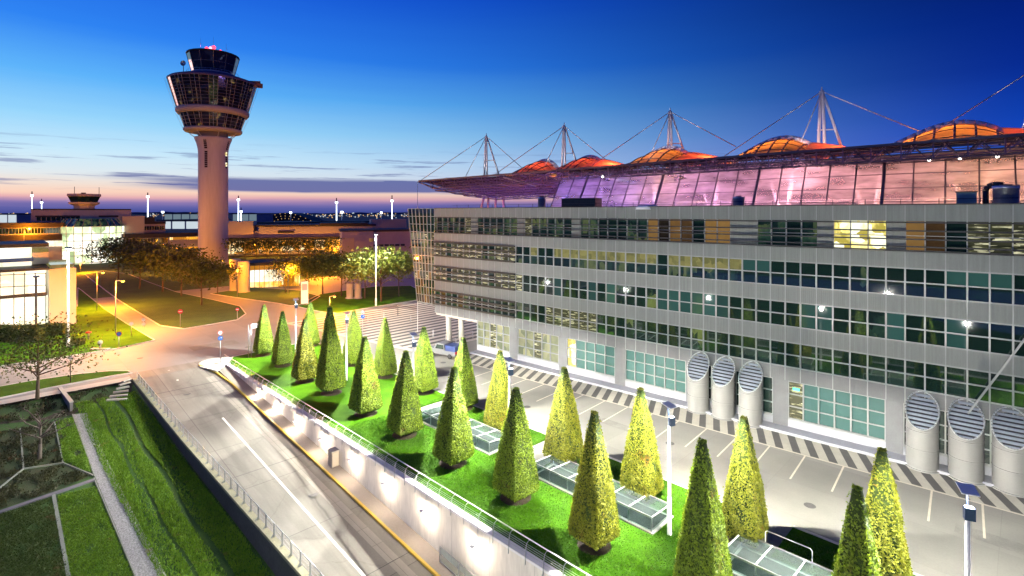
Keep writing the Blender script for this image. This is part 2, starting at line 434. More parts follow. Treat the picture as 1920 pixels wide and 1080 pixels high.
# ramp going down towards the viewer
def fence_m(t):
    a = 73.1 - t
    return 11.87 + (.0335 * (73.8 - a) if a > 55 else .63 + .055 * (55 - a))
rp = MB(); ts = [-3, 0] + [4 * k for k in range(1, 28)]
for a, b in zip(ts, ts[1:]):
    rp.quad((a, fence_m(a) - .2, ramp_z(a) + .009), (b, fence_m(b) - .2, ramp_z(b) + .009), (b, 21.0, ramp_z(b) + .009), (a, 21.0, ramp_z(a) + .009))
kind(rp.build('ramp_road', M['ramp'], frame=GAR), 'structure')
wk = MB()
def curve_kerb(t): return 19.72 if t > 9 else 19.72 - .0 * t
for a, b in zip(ts[1:], ts[2:]):
    wk.box(a, b, 19.8, 21.0, ramp_z(b) - .3, ramp_z(b) - .2)
    wk.add([(a, 19.8, ramp_z(a) + .13), (b, 19.8, ramp_z(b) + .13), (b, 21.0, ramp_z(b) + .13), (a, 21.0, ramp_z(a) + .13), (a, 19.8, ramp_z(a)), (b, 19.8, ramp_z(b))], [(0, 1, 2, 3), (4, 5, 1, 0)])
kind(wk.build('ramp_walkway', mat('walkway_concrete', (.29, .255, .225), .8, 0, .15, .4, 8), frame=GAR), 'structure')
yk = MB(); yt = [-.6, .2, 1.2, 3] + [4 * k for k in range(1, 28)]
ym = lambda t: 19.72 - (1.15 * max(0, (7 - t) / 7.6) ** 1.5 if t < 7 else 0)
for a, b in zip(yt, yt[1:]):
    yk.bar((a, ym(a), ramp_z(a) + .08), (b, ym(b), ramp_z(b) + .08), .17, .17)
kind(yk.build('yellow_kerb', M['yellow'], frame=GAR), 'structure')
pts = [(-.6, 18.55), (-1.5, 18.7), (-2.3, 19.3), (-2.7, 20.2), (-2.5, 21.2), (-2.1, 22.2)]
isl = MB().prism(pts + [(-1, 22.4), (1, 21.4), (3.5, 19.4), (.2, 18.4)], -.01, .12); kind(isl.build('kerb_island', M['kerb'], frame=GAR), 'structure')
# road markings on the ramp and the cross road
mk = MB()
def stripe(m0, m1, t0, t1, z=.016):
    n = max(1, int((t1 - t0) / 4))
    for i in range(n):
        a = t0 + (t1 - t0) * i / n; b = t0 + (t1 - t0) * (i + 1) / n
        mk.quad((a, m0, ramp_z(a) + z), (b, m0, ramp_z(b) + z), (b, m1, ramp_z(b) + z), (a, m1, ramp_z(a) + z))
stripe(16.28, 16.46, 16.2, 100)
stripe(15.3, 15.5, -1.2, 3.2)
kind(mk.build('road_markings', M['paint'], frame=GAR), 'structure')
# drainage channels across the ramp
dc = MB()
for t, w in ((6.0, .12), (9.2, .05), (27.8, .07), (14.8, .04), (44, .05)):
    dc.quad((t, 12.6, ramp_z(t) + .014), (t + w, 12.6, ramp_z(t + w) + .014), (t + w, 19.6, ramp_z(t + w) + .014), (t, 19.6, ramp_z(t) + .014))
tr_ = [(-1, 17.9), (6, 18.2), (14, 18.6), (30, 18.9), (60, 19.0)]
kind(dc.build('drain_channel', mat('drain_iron', (.06, .06, .06), .7, .2, .2), frame=GAR), 'structure')
# tyre-worn lanes (paler lane edge strip of small pavers on the right of the ramp)
tw = MB()
for a, b in zip(ts[2:], ts[3:]):
    if a < 92: tw.quad((a, 18.05, ramp_z(a) + .0125), (b, 18.05, ramp_z(b) + .0125), (b, 18.85, ramp_z(b) + .0125), (a, 18.85, ramp_z(a) + .0125))
kind(tw.build('gutter_strip', paving('gutter_pavers', (.24, .225, .20), (.34, .32, .28), 2.0, .8, jdark=.5), frame=GAR), 'structure')

# sunken green on the near left
sk = MB(); tt = [0, 3, 8, 14, 20, 26, 32, 38, 44, 50, 60, 80, 112]
for a, b in zip(tt, tt[1:]):
    sk.quad((a, -70, grass_z(a)), (b, -70, grass_z(b)), (b, fence_m(b) - .2, grass_z(b)), (a, fence_m(a) - .2, grass_z(a)))
kind(sk.build('sunken_lawn', M['lawnd'], frame=GAR), 'structure')
def SG(px, py, dz=0):              # photo pixel on the sloping sunken lawn -> garden coordinates
    dx = (px - 960) / FPX; k = (py - HOR) / FPX
    ga = -.7097 * dx + .7045
    lam = (H + .25 + .112 * 73.1 - dz) / (k + .112 * ga)
    return GAR.loc(dx * lam, lam)
def sgz(p, d): return grass_z(p[0]) + d
def sheet(name, pxs, m, d=.03): return kind(MB().poly([SG(*p) for p in pxs], lambda p: sgz(p, d)).build(name, M[m], frame=GAR), 'structure')
def subdiv_poly(pxs, n=4): return pxs
sheet('gravel_path', [(136, 778), (163, 775), (192, 842), (222, 905), (262, 985), (312, 1080), (330, 1120), (268, 1120), (253, 1080), (222, 1000), (178, 895)], 'gravel', .05)
sheet('flower_bed', [(-40, 818), (100, 790), (118, 868), (43, 880), (-40, 945)], 'bed', .03)
sheet('flower_bed', [(104, 790), (137, 782), (160, 845), (174, 890), (120, 868)], 'bed', .034)
sheet('flower_bed', [(-40, 950), (45, 882), (118, 871), (172, 893), (95, 925), (-40, 968)], 'bed', .038)
sheet('flower_bed', [(-40, 980), (95, 932), (128, 1080), (130, 1120), (-40, 1120)], 'lawnd', .032)
sheet('flower_bed', [(105, 929), (180, 910), (250, 1080), (262, 1120), (136, 1120)], 'lawnd', .03)
kb = MB()
for a, b, w in (((-40, 947), (44, 880), .14), ((44, 880), (118, 869), .14), ((118, 869), (174, 892), .14), ((118, 869), (102, 790), .12), ((100, 927), (130, 1090), .28),
                ((44, 880), (38, 805), .16), ((176, 897), (253, 1080), .10), ((136, 778), (178, 895), .10)):
    p, q = SG(*a), SG(*b); kb.bar((*p, sgz(p, .05)), (*q, sgz(q, .05)), w * .75, .1)
kind(kb.build('bed_kerb', mat('bed_edging', (.20, .22, .20), .7, 0, .15, 1), frame=GAR), 'structure')
pc = MB(); p, q = SG(-40, 975), SG(178, 900); pc.bar((*p, sgz(p, .05)), (*q, sgz(q, .05)), .42, .1)
kind(pc.build('slab_path', mat('blue_grey_slabs', (.12, .12, .155), .7, 0, .15, 1), frame=GAR), 'structure')
# upper terrace: earth, steps and low walls at the head of the sunken green
sheet('earth_bank', [(-40, 800), (-40, 752), (110, 733), (140, 722), (246, 707), (250, 716), (246, 735), (215, 750), (160, 760), (138, 778), (100, 786)], 'soil', .03)
st = MB()
for k in range(6):
    a, b = SG(200 + 6 * k, 752 - 6 * k), SG(238 + 1.5 * k, 750 - 7 * k)
    st.bar((*a, sgz(a, .10 + .06 * k)), (*b, sgz(b, .10 + .06 * k)), .32, .16)
tag(st.build('stone_steps', M['conc'], frame=GAR), 'weathered stone steps at the upper end of the sunken lawn', 'steps')
kind(MB().quad(*[(*p, .012) for p in [(-1.2, -60), (0.1, -60), (.1, 11.6), (-1.6, 11.6)]]).build('footpath', M['conc'], frame=GAR), 'structure')

# lawns (raised 0.1 m behind their kerbs) ---------------------------------------------------------------
def lawn(name, pts, m='lawn', z=.10, kerb=True):
    kind(MB().prism(pts, -.02, z, 0).build(name, [M[m]]), 'structure')
    if kerb:
        k = MB()
        for a, b in zip(pts, pts[1:] + pts[:1]): k.bar((*a, .05), (*b, .05), .16, .15)
        kind(k.build('lawn_kerb', M['kerb']), 'structure')
lawn('lawn', [W(*p) for p in [(290, 639), (220, 654), (126, 669), (-40, 693), (-200, 715), (-200, 612), (60, 597), (145, 575), (146, 540), (153, 545), (196, 580), (235, 606)]])
lawn('lawn_island', [W(*p) for p in [(160, 516), (225, 565), (300, 611), (345, 617), (400, 608), (445, 600), (461, 589), (450, 575), (400, 563), (330, 548), (280, 530), (240, 514), (190, 508)]], 'lawnd')
lawn('lawn_mound', [W(*p) for p in [(395, 551), (470, 539), (560, 545), (600, 556), (575, 572), (545, 574), (520, 569), (440, 558)]], 'lawnd')
lawn('far_lawn', [W(*p) for p in [(556, 575), (600, 585), (632, 588), (700, 576), (782, 563), (800, 552), (770, 536), (700, 538), (600, 552)]])
lawn('grass_verge', [W(*p) for p in [(-60, 737), (60, 715), (150, 702), (205, 697), (240, 697), (247, 700), (205, 707), (100, 727), (-60, 760)]])
def gl(name, t0, t1, m0, m1):
    pts = [(t0, m0), (t1, m0), (t1, m1), (t0, m1)]
    if t0 < 0: pts = [(t0 + 3.6, m0), (t1, m0), (t1, m1), (t0 + 1.5, m1), (t0 + .2, m1 - 1.2), (t0, m1 - 3), (t0 + .8, m0 + 1.5)]
    kind(MB().prism(pts, -.01, .10).build(name, M['lawn'], frame=GAR), 'structure')
    k = MB()
    for a, b in zip(pts, pts[1:] + pts[:1]):
        if (a[1] > 27.7 and b[1] > 27.7) or a[0] < 0 or b[0] < 0: k.bar((*a, .055), (*b, .055), .2, .15)
    kind(k.build('garden_kerb', M['kerb'], frame=GAR), 'structure')
gl('garden_lawn', -2.6, 30.6, 21.3, 33.9)
gl('garden_lawn', 30.6, 32.9, 21.3, 27.6)
gl('garden_lawn', 32.9, 44.2, 21.3, 33.9)
gl('garden_lawn', 44.2, 47.2, 21.3, 27.6)
gl('garden_lawn', 47.2, 60.0, 21.3, 34.2)
gl('garden_lawn', 60.0, 63.0, 21.3, 27.6)
gl('garden_lawn', 63.0, 110, 21.3, 34.6)

# street markings: cream edge line, bay lines and the dark hatched strip along the facade -----------------
sm = MB()
sm.quad(*[(*p, .018) for p in [(-40, -4.82), (35, -4.82), (35, -4.66), (-40, -4.66)]])
for k in range(-18, 14):
    x = 2.2 + 2.6 * k
    if -34 < x < 35: sm.quad(*[(*p, .018) for p in [(x - .06, -9.5), (x + .06, -9.5), (x + .06, -4.82), (x - .06, -4.82)]])
kind(sm.build('bay_markings', M['cream'], frame=OFF), 'structure')
hb_ = MB().quad(*[(*p, .0145) for p in [(-40, -4.66), (34, -4.66), (34, -1.42), (-40, -1.42)]]); kind(hb_.build('pale_hatch_paving', mat('pale_hatch', (.42, .40, .34), .7, 0, .12, 1), frame=OFF), 'structure')
hm = MB()
for k in range(-30, 30):
    x = 1.27 * k
    hm.quad(*[(*p, .018) for p in [(x, -4.6), (x + .60, -4.6), (x + .60 - 1.15, -1.45), (x - 1.15, -1.45)]])
kind(hm.build('hatched_paving', M['hatch'], frame=OFF), 'structure')
kind(MB().box(-39.2, 40, -1.4, 0, -.02, .22).build('plinth_pavement', M['plinth'], frame=OFF), 'structure')
# striped forecourt at the far end
fc = MB()
for k in range(18):
    t = -17.5 + 1.75 * k
    fc.quad(*[(*p, .016) for p in [(t, 37 + .3 * k), (t + .85, 37.2 + .3 * k), (t + .85, 66), (t, 66)]])
kind(fc.build('striped_paving', M['hatch'], frame=GAR), 'structure')
kind(MB().quad(*[(*p, .011) for p in [(-18.5, 36), (14, 41.5), (14, 70), (-18.5, 70)]]).build('forecourt_paving', mat('pale_forecourt', (.50, .46, .40), .6, 0, .1, .3), frame=GAR), 'structure')

# ------------------------------------------------------------------ retaining walls, railing, fence
ret = thing('retaining_wall', 'pale cast concrete retaining wall lit by a row of wall lamps beside the ramp', 'wall', frame=GAR)
w_ = MB(); w_.add([(0, 21.0, -.4), (112, 21.0, ramp_z(112) - .5), (112, 21.0, .02), (0, 21.0, .02), (0, 21.35, -.4), (112, 21.35, ramp_z(112) - .5), (112, 21.35, .02), (0, 21.35, .02)],
                  [(0, 1, 2, 3), (5, 4, 7, 6), (0, 3, 7, 4)]); w_.build('wall_face', M['wallc'], ret)
MB().box(-.6, 112, 20.93, 21.42, .02, .17).build('coping', M['coping'], ret)
jn = MB()
for k in range(1, 30):
    t = 3.6 * k; jn.box(t, t + .02, 20.992, 21.0, ramp_z(t) + .14, .02)
jn.build('wall_joint', M['conc'], ret)
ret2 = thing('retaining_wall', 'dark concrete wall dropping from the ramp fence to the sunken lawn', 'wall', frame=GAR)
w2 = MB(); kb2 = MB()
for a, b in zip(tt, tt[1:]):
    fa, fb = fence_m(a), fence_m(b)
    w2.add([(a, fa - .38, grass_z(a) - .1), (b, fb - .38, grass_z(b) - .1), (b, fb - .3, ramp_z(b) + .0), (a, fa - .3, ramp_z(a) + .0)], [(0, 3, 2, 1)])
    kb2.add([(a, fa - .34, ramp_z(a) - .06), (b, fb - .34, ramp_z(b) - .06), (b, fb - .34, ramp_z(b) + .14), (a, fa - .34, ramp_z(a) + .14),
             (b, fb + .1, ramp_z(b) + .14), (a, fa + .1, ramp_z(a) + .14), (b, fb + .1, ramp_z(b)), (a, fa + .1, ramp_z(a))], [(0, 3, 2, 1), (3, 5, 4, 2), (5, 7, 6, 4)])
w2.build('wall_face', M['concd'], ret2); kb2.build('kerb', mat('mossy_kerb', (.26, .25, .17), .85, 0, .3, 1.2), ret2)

rl = thing('railing', 'silver handrail with wires along the wall coping beside the clipped trees', 'railing', frame=GAR)
MB().tube((-.3, 21.3, 1.0), (80, 21.3, 1.0), .035).build('handrail', M['white'], rl)
for k in range(5): MB().tube((1.5, 21.12, .28 + .13 * k), (80, 21.12, .28 + .13 * k), .011, n=5).build('wire', M['steel'], rl)
pm = MB(); pm.bar((0, 20.9, -.22), (0, 20.98, .72), .06, .03).path([(0, 20.98, .70), (0, 21.05, .9), (0, 21.18, .97), (0, 21.3, .985)], .02, 6); pmesh = pm.mesh('post', [M['steel']])
for k in range(56): obj('post', pmesh, rl, (.6 + 1.32 * k, 0, 0))
fn = thing('ramp_fence', 'grey steel post and rail fence on the mossy kerb left of the ramp', 'fence', frame=GAR)
fm = MB().bar((0, 0, .1), (0, 0, 1.08), .07, .09).bar((.0, -.16, .14), (.0, -.02, .35), .05, .05).mesh('post', [M['steel']])
fr = MB(); fr2 = MB()
for k in range(66):
    t = .8 + 1.25 * k; obj('post', fm, fn, (t, fence_m(t), ramp_z(t)))
    u = t + 1.25
    fr.tube((t, fence_m(t), ramp_z(t) + 1.06), (u, fence_m(u), ramp_z(u) + 1.06), .028, n=6)
    for q in (.40, .72): fr2.tube((t, fence_m(t), ramp_z(t) + q), (u, fence_m(u), ramp_z(u) + q), .008, n=4)
fr.build('top_rail', M['steel'], fn); fr2.build('wire', M['steel'], fn)
pg = MB(); pf = MB()
for k in range(7):
    t = .8 + 1.25 * k; u = t + 1.2
    pg.quad((t, fence_m(t) + .06, ramp_z(t) + .25), (u, fence_m(u) + .06, ramp_z(u) + .25), (u, fence_m(u) + .06, ramp_z(u) + 1.0), (t, fence_m(t) + .06, ramp_z(t) + 1.0))
pg.build('glass_infill', M['rail_glass'], fn)

# wall lamps on the ramp wall
lampm = MB().box(-.10, .10, -.06, .0, -.1, .1).box(-.03, .03, -.42, -.06, .05, .09).box(-.13, .13, -.62, -.40, .04, .10).mesh('wall_lamp_body', [M['mirror']])
bulbm = MB().box(-.13, .13, -.60, -.38, .02, .038).mesh('lamp_glass', [M['g_warm']])
LT = [13.4, 18.2, 23.4, 28.9, 34.2, 39.3, 44.2, 49.4]
wl_n = ['upper end of the ramp wall, farthest away', 'second from the upper end of the ramp wall', 'third from the upper end of the ramp wall', 'just above the grey cabinet on the ramp wall',
        'just below the grey cabinet on the ramp wall', 'second below the grey cabinet on the ramp wall', 'third below the grey cabinet, uphill of the low guard rail', 'above the low guard rail at the picture bottom']
LIGHTS = []
for t, nme in zip(LT, wl_n):
    zt = max(-.45, ramp_z(t) * .55 - .0)
    zt = -.5 + ramp_z(t) * .12
    r = thing('wall_lamp', 'glaring warm wall lamp, ' + nme, 'wall lamp', GAR.w(t, 20.995, zt), GAR.r, 'lamps along the ramp wall')
    obj('lamp_body', lampm, r); obj('lamp_glass', bulbm, r)
    LIGHTS.append((GAR.w(t, 20.52, zt - .06), 'POINT', (1, .82, .62), 340, 0, .06))
# cabinet and low guard rail at the wall foot
cb = thing('utility_cabinet', 'small grey box cabinet standing on the ramp walkway against the lit wall', 'cabinet', GAR.w(31.3, 20.6, ramp_z(31.3) + .13), GAR.r)
MB().box(-.35, .35, -.3, .3, 0, 1.25).build('body', mat('cabinet_paint', (.42, .38, .30), .6, 0, .1), cb); MB().box(-.4, .4, -.35, .35, 1.25, 1.33).build('lid', M['conc'], cb)
MB().box(.352, .37, -.24, .24, .1, 1.15).build('door', M['beige'], cb)
gr = thing('guard_rail', 'low glazed steel guard rail at the foot of the lit ramp wall', 'guard rail', frame=GAR)
for k in range(7):
    t = 46.2 + 1.9 * k; MB().bar((t, 20.5, ramp_z(t) + .13), (t, 20.5, ramp_z(t) + 1.15), .05).build('post', M['steel'], gr)
for q, w in ((1.15, .05), (.2, .06)): MB().bar((46.2, 20.5, ramp_z(46.2) + q), (57.6, 20.5, ramp_z(57.6) + q), w).build('rail', M['steel'], gr)
MB().quad((46.2, 20.51, ramp_z(46.2) + .22), (57.6, 20.51, ramp_z(57.6) + .22), (57.6, 20.51, ramp_z(57.6) + 1.1), (46.2, 20.51, ramp_z(46.2) + 1.1)).build('glass_infill', M['rail_glass'], gr)

# ------------------------------------------------------------------ clipped trees
def halfw(h, wb, wt): return (wt + (wb - wt) * (1 - h ** 1.22)) * (1 if h > .06 else .9 + 1.67 * h)
def topiary_mesh(seed, leaf, n, hh=7.7, wb=1.12, wt=.17):
    r = np.random.RandomState(seed)
    core = MB(); ring = []; K = 6
    sil = [(0.10, 0)] + [(h, 1) for h in np.linspace(0.10, 1, 16)]
    seg = 16
    def rr(h, th):                      # rounded square section
        w = halfw((h - .0), wb, wt); c, s = abs(math.cos(th)), abs(math.sin(th))
        return w / ((c ** 9 + s ** 9) ** (1 / 9))
    pts = []
    hs = np.linspace(0, 1, 14)
    for h in hs:
        for i in range(seg):
            th = 2 * PI * i / seg + PI / seg * .0; d = rr(h, th) * (.93 + .05 * r.rand()); pts.append((d * math.cos(th), d * math.sin(th), .45 + h * (hh - .5)))
    fs = [(k * seg + i, k * seg + (i + 1) % seg, (k + 1) * seg + (i + 1) % seg, (k + 1) * seg + i) for k in range(len(hs) - 1) for i in range(seg)]
    fs += [tuple((len(hs) - 1) * seg + i for i in range(seg)), tuple(reversed(range(seg)))]
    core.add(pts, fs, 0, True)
    # leaves
    h = 1 - np.sqrt(r.rand(n) * (1 - .03)) * .999; h = np.clip(h, 0, 1)
    th = r.rand(n) * 2 * PI
    side = r.randint(0, 4, n); u = r.uniform(-1, 1, n)
    wv = np.array([halfw(x, wb, wt) for x in h])
    lump = .025 * np.sin(h * 31 + side * 2.1 + u * 3 + seed) + .03 * np.sin(u * 8 + h * 17 + seed * 2) + .035 * np.sin(h * 9 + side + seed)
    out = wv + r.normal(0, .028, n) + lump * .8; uu = u * wv
    corner = np.abs(u) > .9; out = out - corner * (np.abs(u) - .9) * .3 * wv
    ca = np.array([0, 1, 0, -1])[side]; sa = np.array([-1, 0, 1, 0])[side]
    P = np.stack([ca * out - sa * uu, sa * out + ca * uu, .45 + h * (hh - .5)], 1)
    stray = r.rand(n) < .012; out = out + stray * r.uniform(.04, .16, n)
    P = np.stack([ca * out - sa * uu, sa * out + ca * uu, .45 + h * (hh - .5)], 1)
    nt = max(60, int(n * .012))
    P[:nt, 0] = r.uniform(-wt, wt, nt); P[:nt, 1] = r.uniform(-wt, wt, nt); P[:nt, 2] = hh - .03 + r.normal(0, .03, nt)
    Nn = np.stack([ca, sa, np.full(n, .18)], 1).astype(float); Nn[:nt] = (0, 0, 1)
    Nn += r.normal(0, .55, (n, 3)); Nn /= np.linalg.norm(Nn, axis=1)[:, None]
    lm = leaf_mesh(P, Nn, r.uniform(.7, 1.35, n) * leaf, r)
    return core, lm
def leaf_mesh(P, Nn, size, r):
    n = len(P); T = r.normal(0, 1, (n, 3)); T -= (T * Nn).sum(1)[:, None] * Nn; T /= np.linalg.norm(T, axis=1)[:, None]
    B = np.cross(Nn, T); s = size[:, None]
    V = np.stack([P - T * s * .9, P + B * s * .5, P + T * s * .9 + Nn * s * .15, P - B * s * .5], 1).reshape(-1, 3)
    return V
def leaves_to_mesh(name, V, m):
    n = len(V) // 4; me = bpy.data.meshes.new(name)
    me.vertices.add(len(V)); me.vertices.foreach_set('co', V.astype(np.float32).ravel())
    me.loops.add(4 * n); me.loops.foreach_set('vertex_index', np.arange(4 * n, dtype=np.int32))
    me.polygons.add(n); me.polygons.foreach_set('loop_start', np.arange(0, 4 * n, 4, dtype=np.int32))
    me.materials.append(m); me.update(calc_edges=True); me.validate()
    return me
TOP = []
for sd in (3, 8, 21):
    core, V = topiary_mesh(sd, .075, 13000)
    for mm in ('yew', 'yewy'):
        me = leaves_to_mesh('crown', V, M[mm])
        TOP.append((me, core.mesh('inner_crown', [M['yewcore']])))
trunk_me = MB().lathe([(.17, 0), (.12, .2), (.10, .7)], 10, capt=True).mesh('trunk', [M['bark']])
mulch_me = MB().lathe([(1.15, 0), (1.05, .05), (.5, .09), (.1, .1)], 18).mesh('mulch', [M['soil']])
def topiary(x, y, h, sw, var, yellow, label, g, rz):
    r = thing('clipped_tree', label, 'clipped tree', (x, y, .10), GAR.r + rz, g)
    me, core = TOP[var * 2 + yellow]
    sx, szz = sw / 1.08, h / 7.7
    for nm, mm in (('crown', me),):
        c = obj(nm, mm, r); c.scale = (sx, sx, szz)
        k = obj('inner_foliage', core, c)
    obj('trunk', trunk_me, r); m_ = obj('mulch', mulch_me, r); m_.scale = (sw / 1.2, sw / 1.2, 1); r.rotation_euler.x = rnd.uniform(-.014, .014); r.rotation_euler.y = rnd.uniform(-.014, .014)
    return r
ordn = ['first', 'second', 'third', 'fourth', 'fifth', 'sixth', 'seventh', 'eighth', 'ninth', 'tenth', 'eleventh']
Lrow = [(494, 673, 571, 20), (530, 693, 583, 21), (572, 722, 597, 26), (621, 744, 574, 28), (686, 783, 630, 31), (759, 823, 657, 34), (850, 876, 687, 38), (967, 941, 724, 43), (1114, 1030, 770, 47), (1312, 1138, 836, 0), (1600, 1272, 930, 0)]
for i, (px, py, top, hw) in enumerate(Lrow):
    X, Y = W(px, py - 6); h = zat(Y + .3, top) - .1
    wb = 1.08 if not hw else hw * Y / FPX / 1.38
    if i == 10: X, Y = 13.9, 20.9; h = 8.1
    if i == 9: X, Y = 9.45, 25.6; h = 7.9
    topiary(X, Y, h, min(1.2, max(.95, wb)), i % 3, int(i in (2, 8)), '%s tall clipped tree from the far end of the row beside the ramp railing' % ordn[i].capitalize(), 'clipped trees beside the ramp railing', rnd.uniform(-.08, .08) + (i % 2) * PI / 2)
Rrow = [(581, 655, 567), (664, 690, 582), (722, 713, 596), (795, 742, 612), (868, 772, 632), (937, 812, 657), (1057, 875, 687), (1203, 940, 725), (1395, 1022, 778), (1655, 1142, 838)]
for i, (px, py, top) in enumerate(Rrow):
    X, Y = W(px, py - 5); h = zat(Y + .3, top) - .1
    topiary(X, Y, h, 1.06 + .05 * math.sin(i * 2.3), (i + 1) % 3, int(i > 4), '%s clipped tree from the far end of the row beside the street' % ordn[i].capitalize(), 'clipped trees beside the street', rnd.uniform(-.08, .08) + (i % 2) * PI / 2)

# ------------------------------------------------------------------ garden lamps with mirror heads
LP = [(-28.6, 68.6), (-18.9, 59.2), (-9.3, 48.9), (-.2, 40.4), (9.38, 30.9), (18.9, 21.5)]
ln = ['farthest white garden lamp, behind the first clipped trees', 'white garden lamp standing by the tall fourth clipped tree', 'white garden lamp in front of the striped forecourt', 'white garden lamp glaring on a tree before the hatched strip', 'tall white garden lamp rising clear from the lawn between the clipped trees', 'nearest tall white garden lamp, seen from behind its dark blue head']
pole_m = MB().lathe([(.13, 0), (.13, 2.2), (.095, 2.25), (.085, 6.7)], 14).mesh('pole', [M['white']])
prj = MB().box(-.18, .18, -.30, -.05, 6.55, 7.05).mesh('projector', [M['head']])
arm = MB().bar((0, 0, 6.7), (0, .12, 7.5), .06).bar((0, .12, 7.5), (0, .3, 7.62), .05).mesh('arm', [M['head']])
mir = MB().add([(-.30, -.35, 7.62), (.30, -.35, 7.62), (.30, .36, 7.76), (-.30, .36, 7.76), (-.30, -.35, 7.66), (.30, -.35, 7.66), (.30, .36, 7.80), (-.30, .36, 7.80)],
               [(0, 3, 2, 1), (4, 5, 6, 7), (0, 1, 5, 4), (1, 2, 6, 5), (2, 3, 7, 6), (3, 0, 4, 7)]).mesh('mirror_panel', [M['mirror']])
lens = MB().box(-.13, .13, -.27, -.08, 7.05, 7.07).mesh('lens', [M['g_white']])
for i, ((x, y), nm) in enumerate(zip(LP, ln)):
    r = thing('garden_lamp', nm, 'lamp post', (x, y, .1), GAR.r + (1.35 if i < 5 else .35), 'white lamp posts in the garden')
    obj('pole', pole_m, r); pj = obj('projector', prj, r); obj('lens', lens, pj); obj('arm', arm, r); obj('mirror_panel', mir, r)
    LIGHTS.append(((x + .05, y - .05, 7.48), 'SOFT15', (1, .95, .81), 29000, 176, .10)); LIGHTS.append(((x + .05, y - .05, 7.5), 'GLOBE15', (1, .98, .90), 5200, 0, .09))

# ------------------------------------------------------------------ glazed rooflights in the lawn
def rooflight(t0, t1, label, m0=27.9, m1=30.2, h=.95):
    r = thing('rooflight', label, 'rooflight', GAR.w(t0, m0, .1), GAR.r, 'glazed rooflights in the lawn')
    Ln, w = t1 - t0, m1 - m0
    MB().box(-.15, Ln + .15, -.15, w + .15, -.1, .08).build('base', M['conc'], r)
    MB().box(.15, Ln - .15, .15, w - .15, .082, .10).build('opening', M['concd'], r)
    n = int(Ln / 1.45)
    gm = MB(); gm.quad((0, 0, h), (Ln, 0, h), (Ln, w, h - .16), (0, w, h - .16)); gm.build('roof_glass', M['sky_glass'], r)
    gs = MB(); gs.quad((0, 0, .1), (Ln, 0, .1), (Ln, 0, h - .05), (0, 0, h - .05)).quad((Ln, 0, .1), (Ln, w, .1), (Ln, w, h - .22), (Ln, 0, h - .05)).quad((0, w, .1), (0, 0, .1), (0, 0, h - .05), (0, w, h - .2)).quad((Ln, w, .1), (0, w, .1), (0, w, h - .22), (Ln, w, h - .22))
    gs.build('side_glass', M['sky_glass'], r)
    for k in range(n + 1):
        x = Ln * k / n
        MB().bar((x, -.02, h + .02), (x, w, h - .14), .06).build('glazing_bar', M['white'], r)
        MB().bar((x, .0, .08), (x, .0, h), .04).build('post', M['steel'], r)
    for y, z in ((-.02, h), (w, h - .16)): MB().bar((0, y, z), (Ln, y, z), .08, .1).build('edge_beam', M['steel'], r)
    for x in (0, Ln): MB().bar((x, w, .08), (x, w, h - .16), .05).build('post', M['steel'], r)
rooflight(33.6, 42.9, 'long glass rooflight in the lawn, farthest of three')
rooflight(47.6, 57.2, 'long glass rooflight behind the ninth tree, middle of three')
rooflight(61.5, 71.5, 'long glass rooflight at the picture bottom, nearest of three', m1=30.4)
hp = thing('hand_rail', 'small pale hoop rail beside the nearest rooflight', 'hoop rail', GAR.w(62.5, 31.3, .1), GAR.r)
MB().path([(0, 0, 0), (0, 0, .9), (.1, 0, 1.0), (2.3, 0, 1.0), (2.4, 0, .9), (2.4, 0, 0)], .03).build('hoop', M['white'], hp)

# added lamp post, unseen below the frame: fill light for lawn, ramp wall and trees
p = GAR.w(64, 3.5)
r = thing('garden_lamp', 'very tall white fill lamp post added on the sunken lawn below the picture edge', 'lamp post', (p[0], p[1], grass_z(64)), GAR.r + 3, 'white lamp posts in the garden')
for nm, me in (('pole', pole_m), ('projector', prj), ('arm', arm), ('mirror_panel', mir)): obj(nm, me, r).scale = (1, 1, 1.84)
LIGHTS.append(((p[0], p[1], grass_z(64) + 13.9), 'GLOBE100', (1, .94, .76), 25000, 0, .4))
# short mown grass on the nearer half of the garden lawn
R = np.random.RandomState(12); n = 90000
ta = R.uniform(30, 76, n) ** 1.0; ma = R.uniform(21.45, 33.8, n)
ok = ~(((ta > 30.6) & (ta < 32.9) & (ma > 27.5)) | ((ta > 44.2) & (ta < 47.2) & (ma > 27.5)) | ((ta > 60) & (ta < 63) & (ma > 27.5)) | ((ma > 27.6) & (ma < 30.6) & (((ta > 33.4) & (ta < 43.1)) | ((ta > 47.4) & (ta < 57.4)) | ((ta > 61.3) & (ta < 71.7)))))
ta, ma = ta[ok], ma[ok]; n = len(ta); P = np.stack([ta, ma, np.full(n, .10)], 1); an = R.uniform(0, 6.28, n)
D = np.stack([np.cos(an), np.sin(an), np.zeros(n)], 1) * .022; T_ = P + np.stack([R.normal(0, .05, n), R.normal(0, .05, n), R.uniform(.03, .09, n)], 1)
o = obj('grass', leaves_to_mesh('grass', np.stack([P - D, P + D, T_ + D * .4, T_ - D * .4], 1).reshape(-1, 3), M['grassl'])); o.location = GAR.o; o.rotation_euler.z = GAR.r; kind(o, 'stuff')

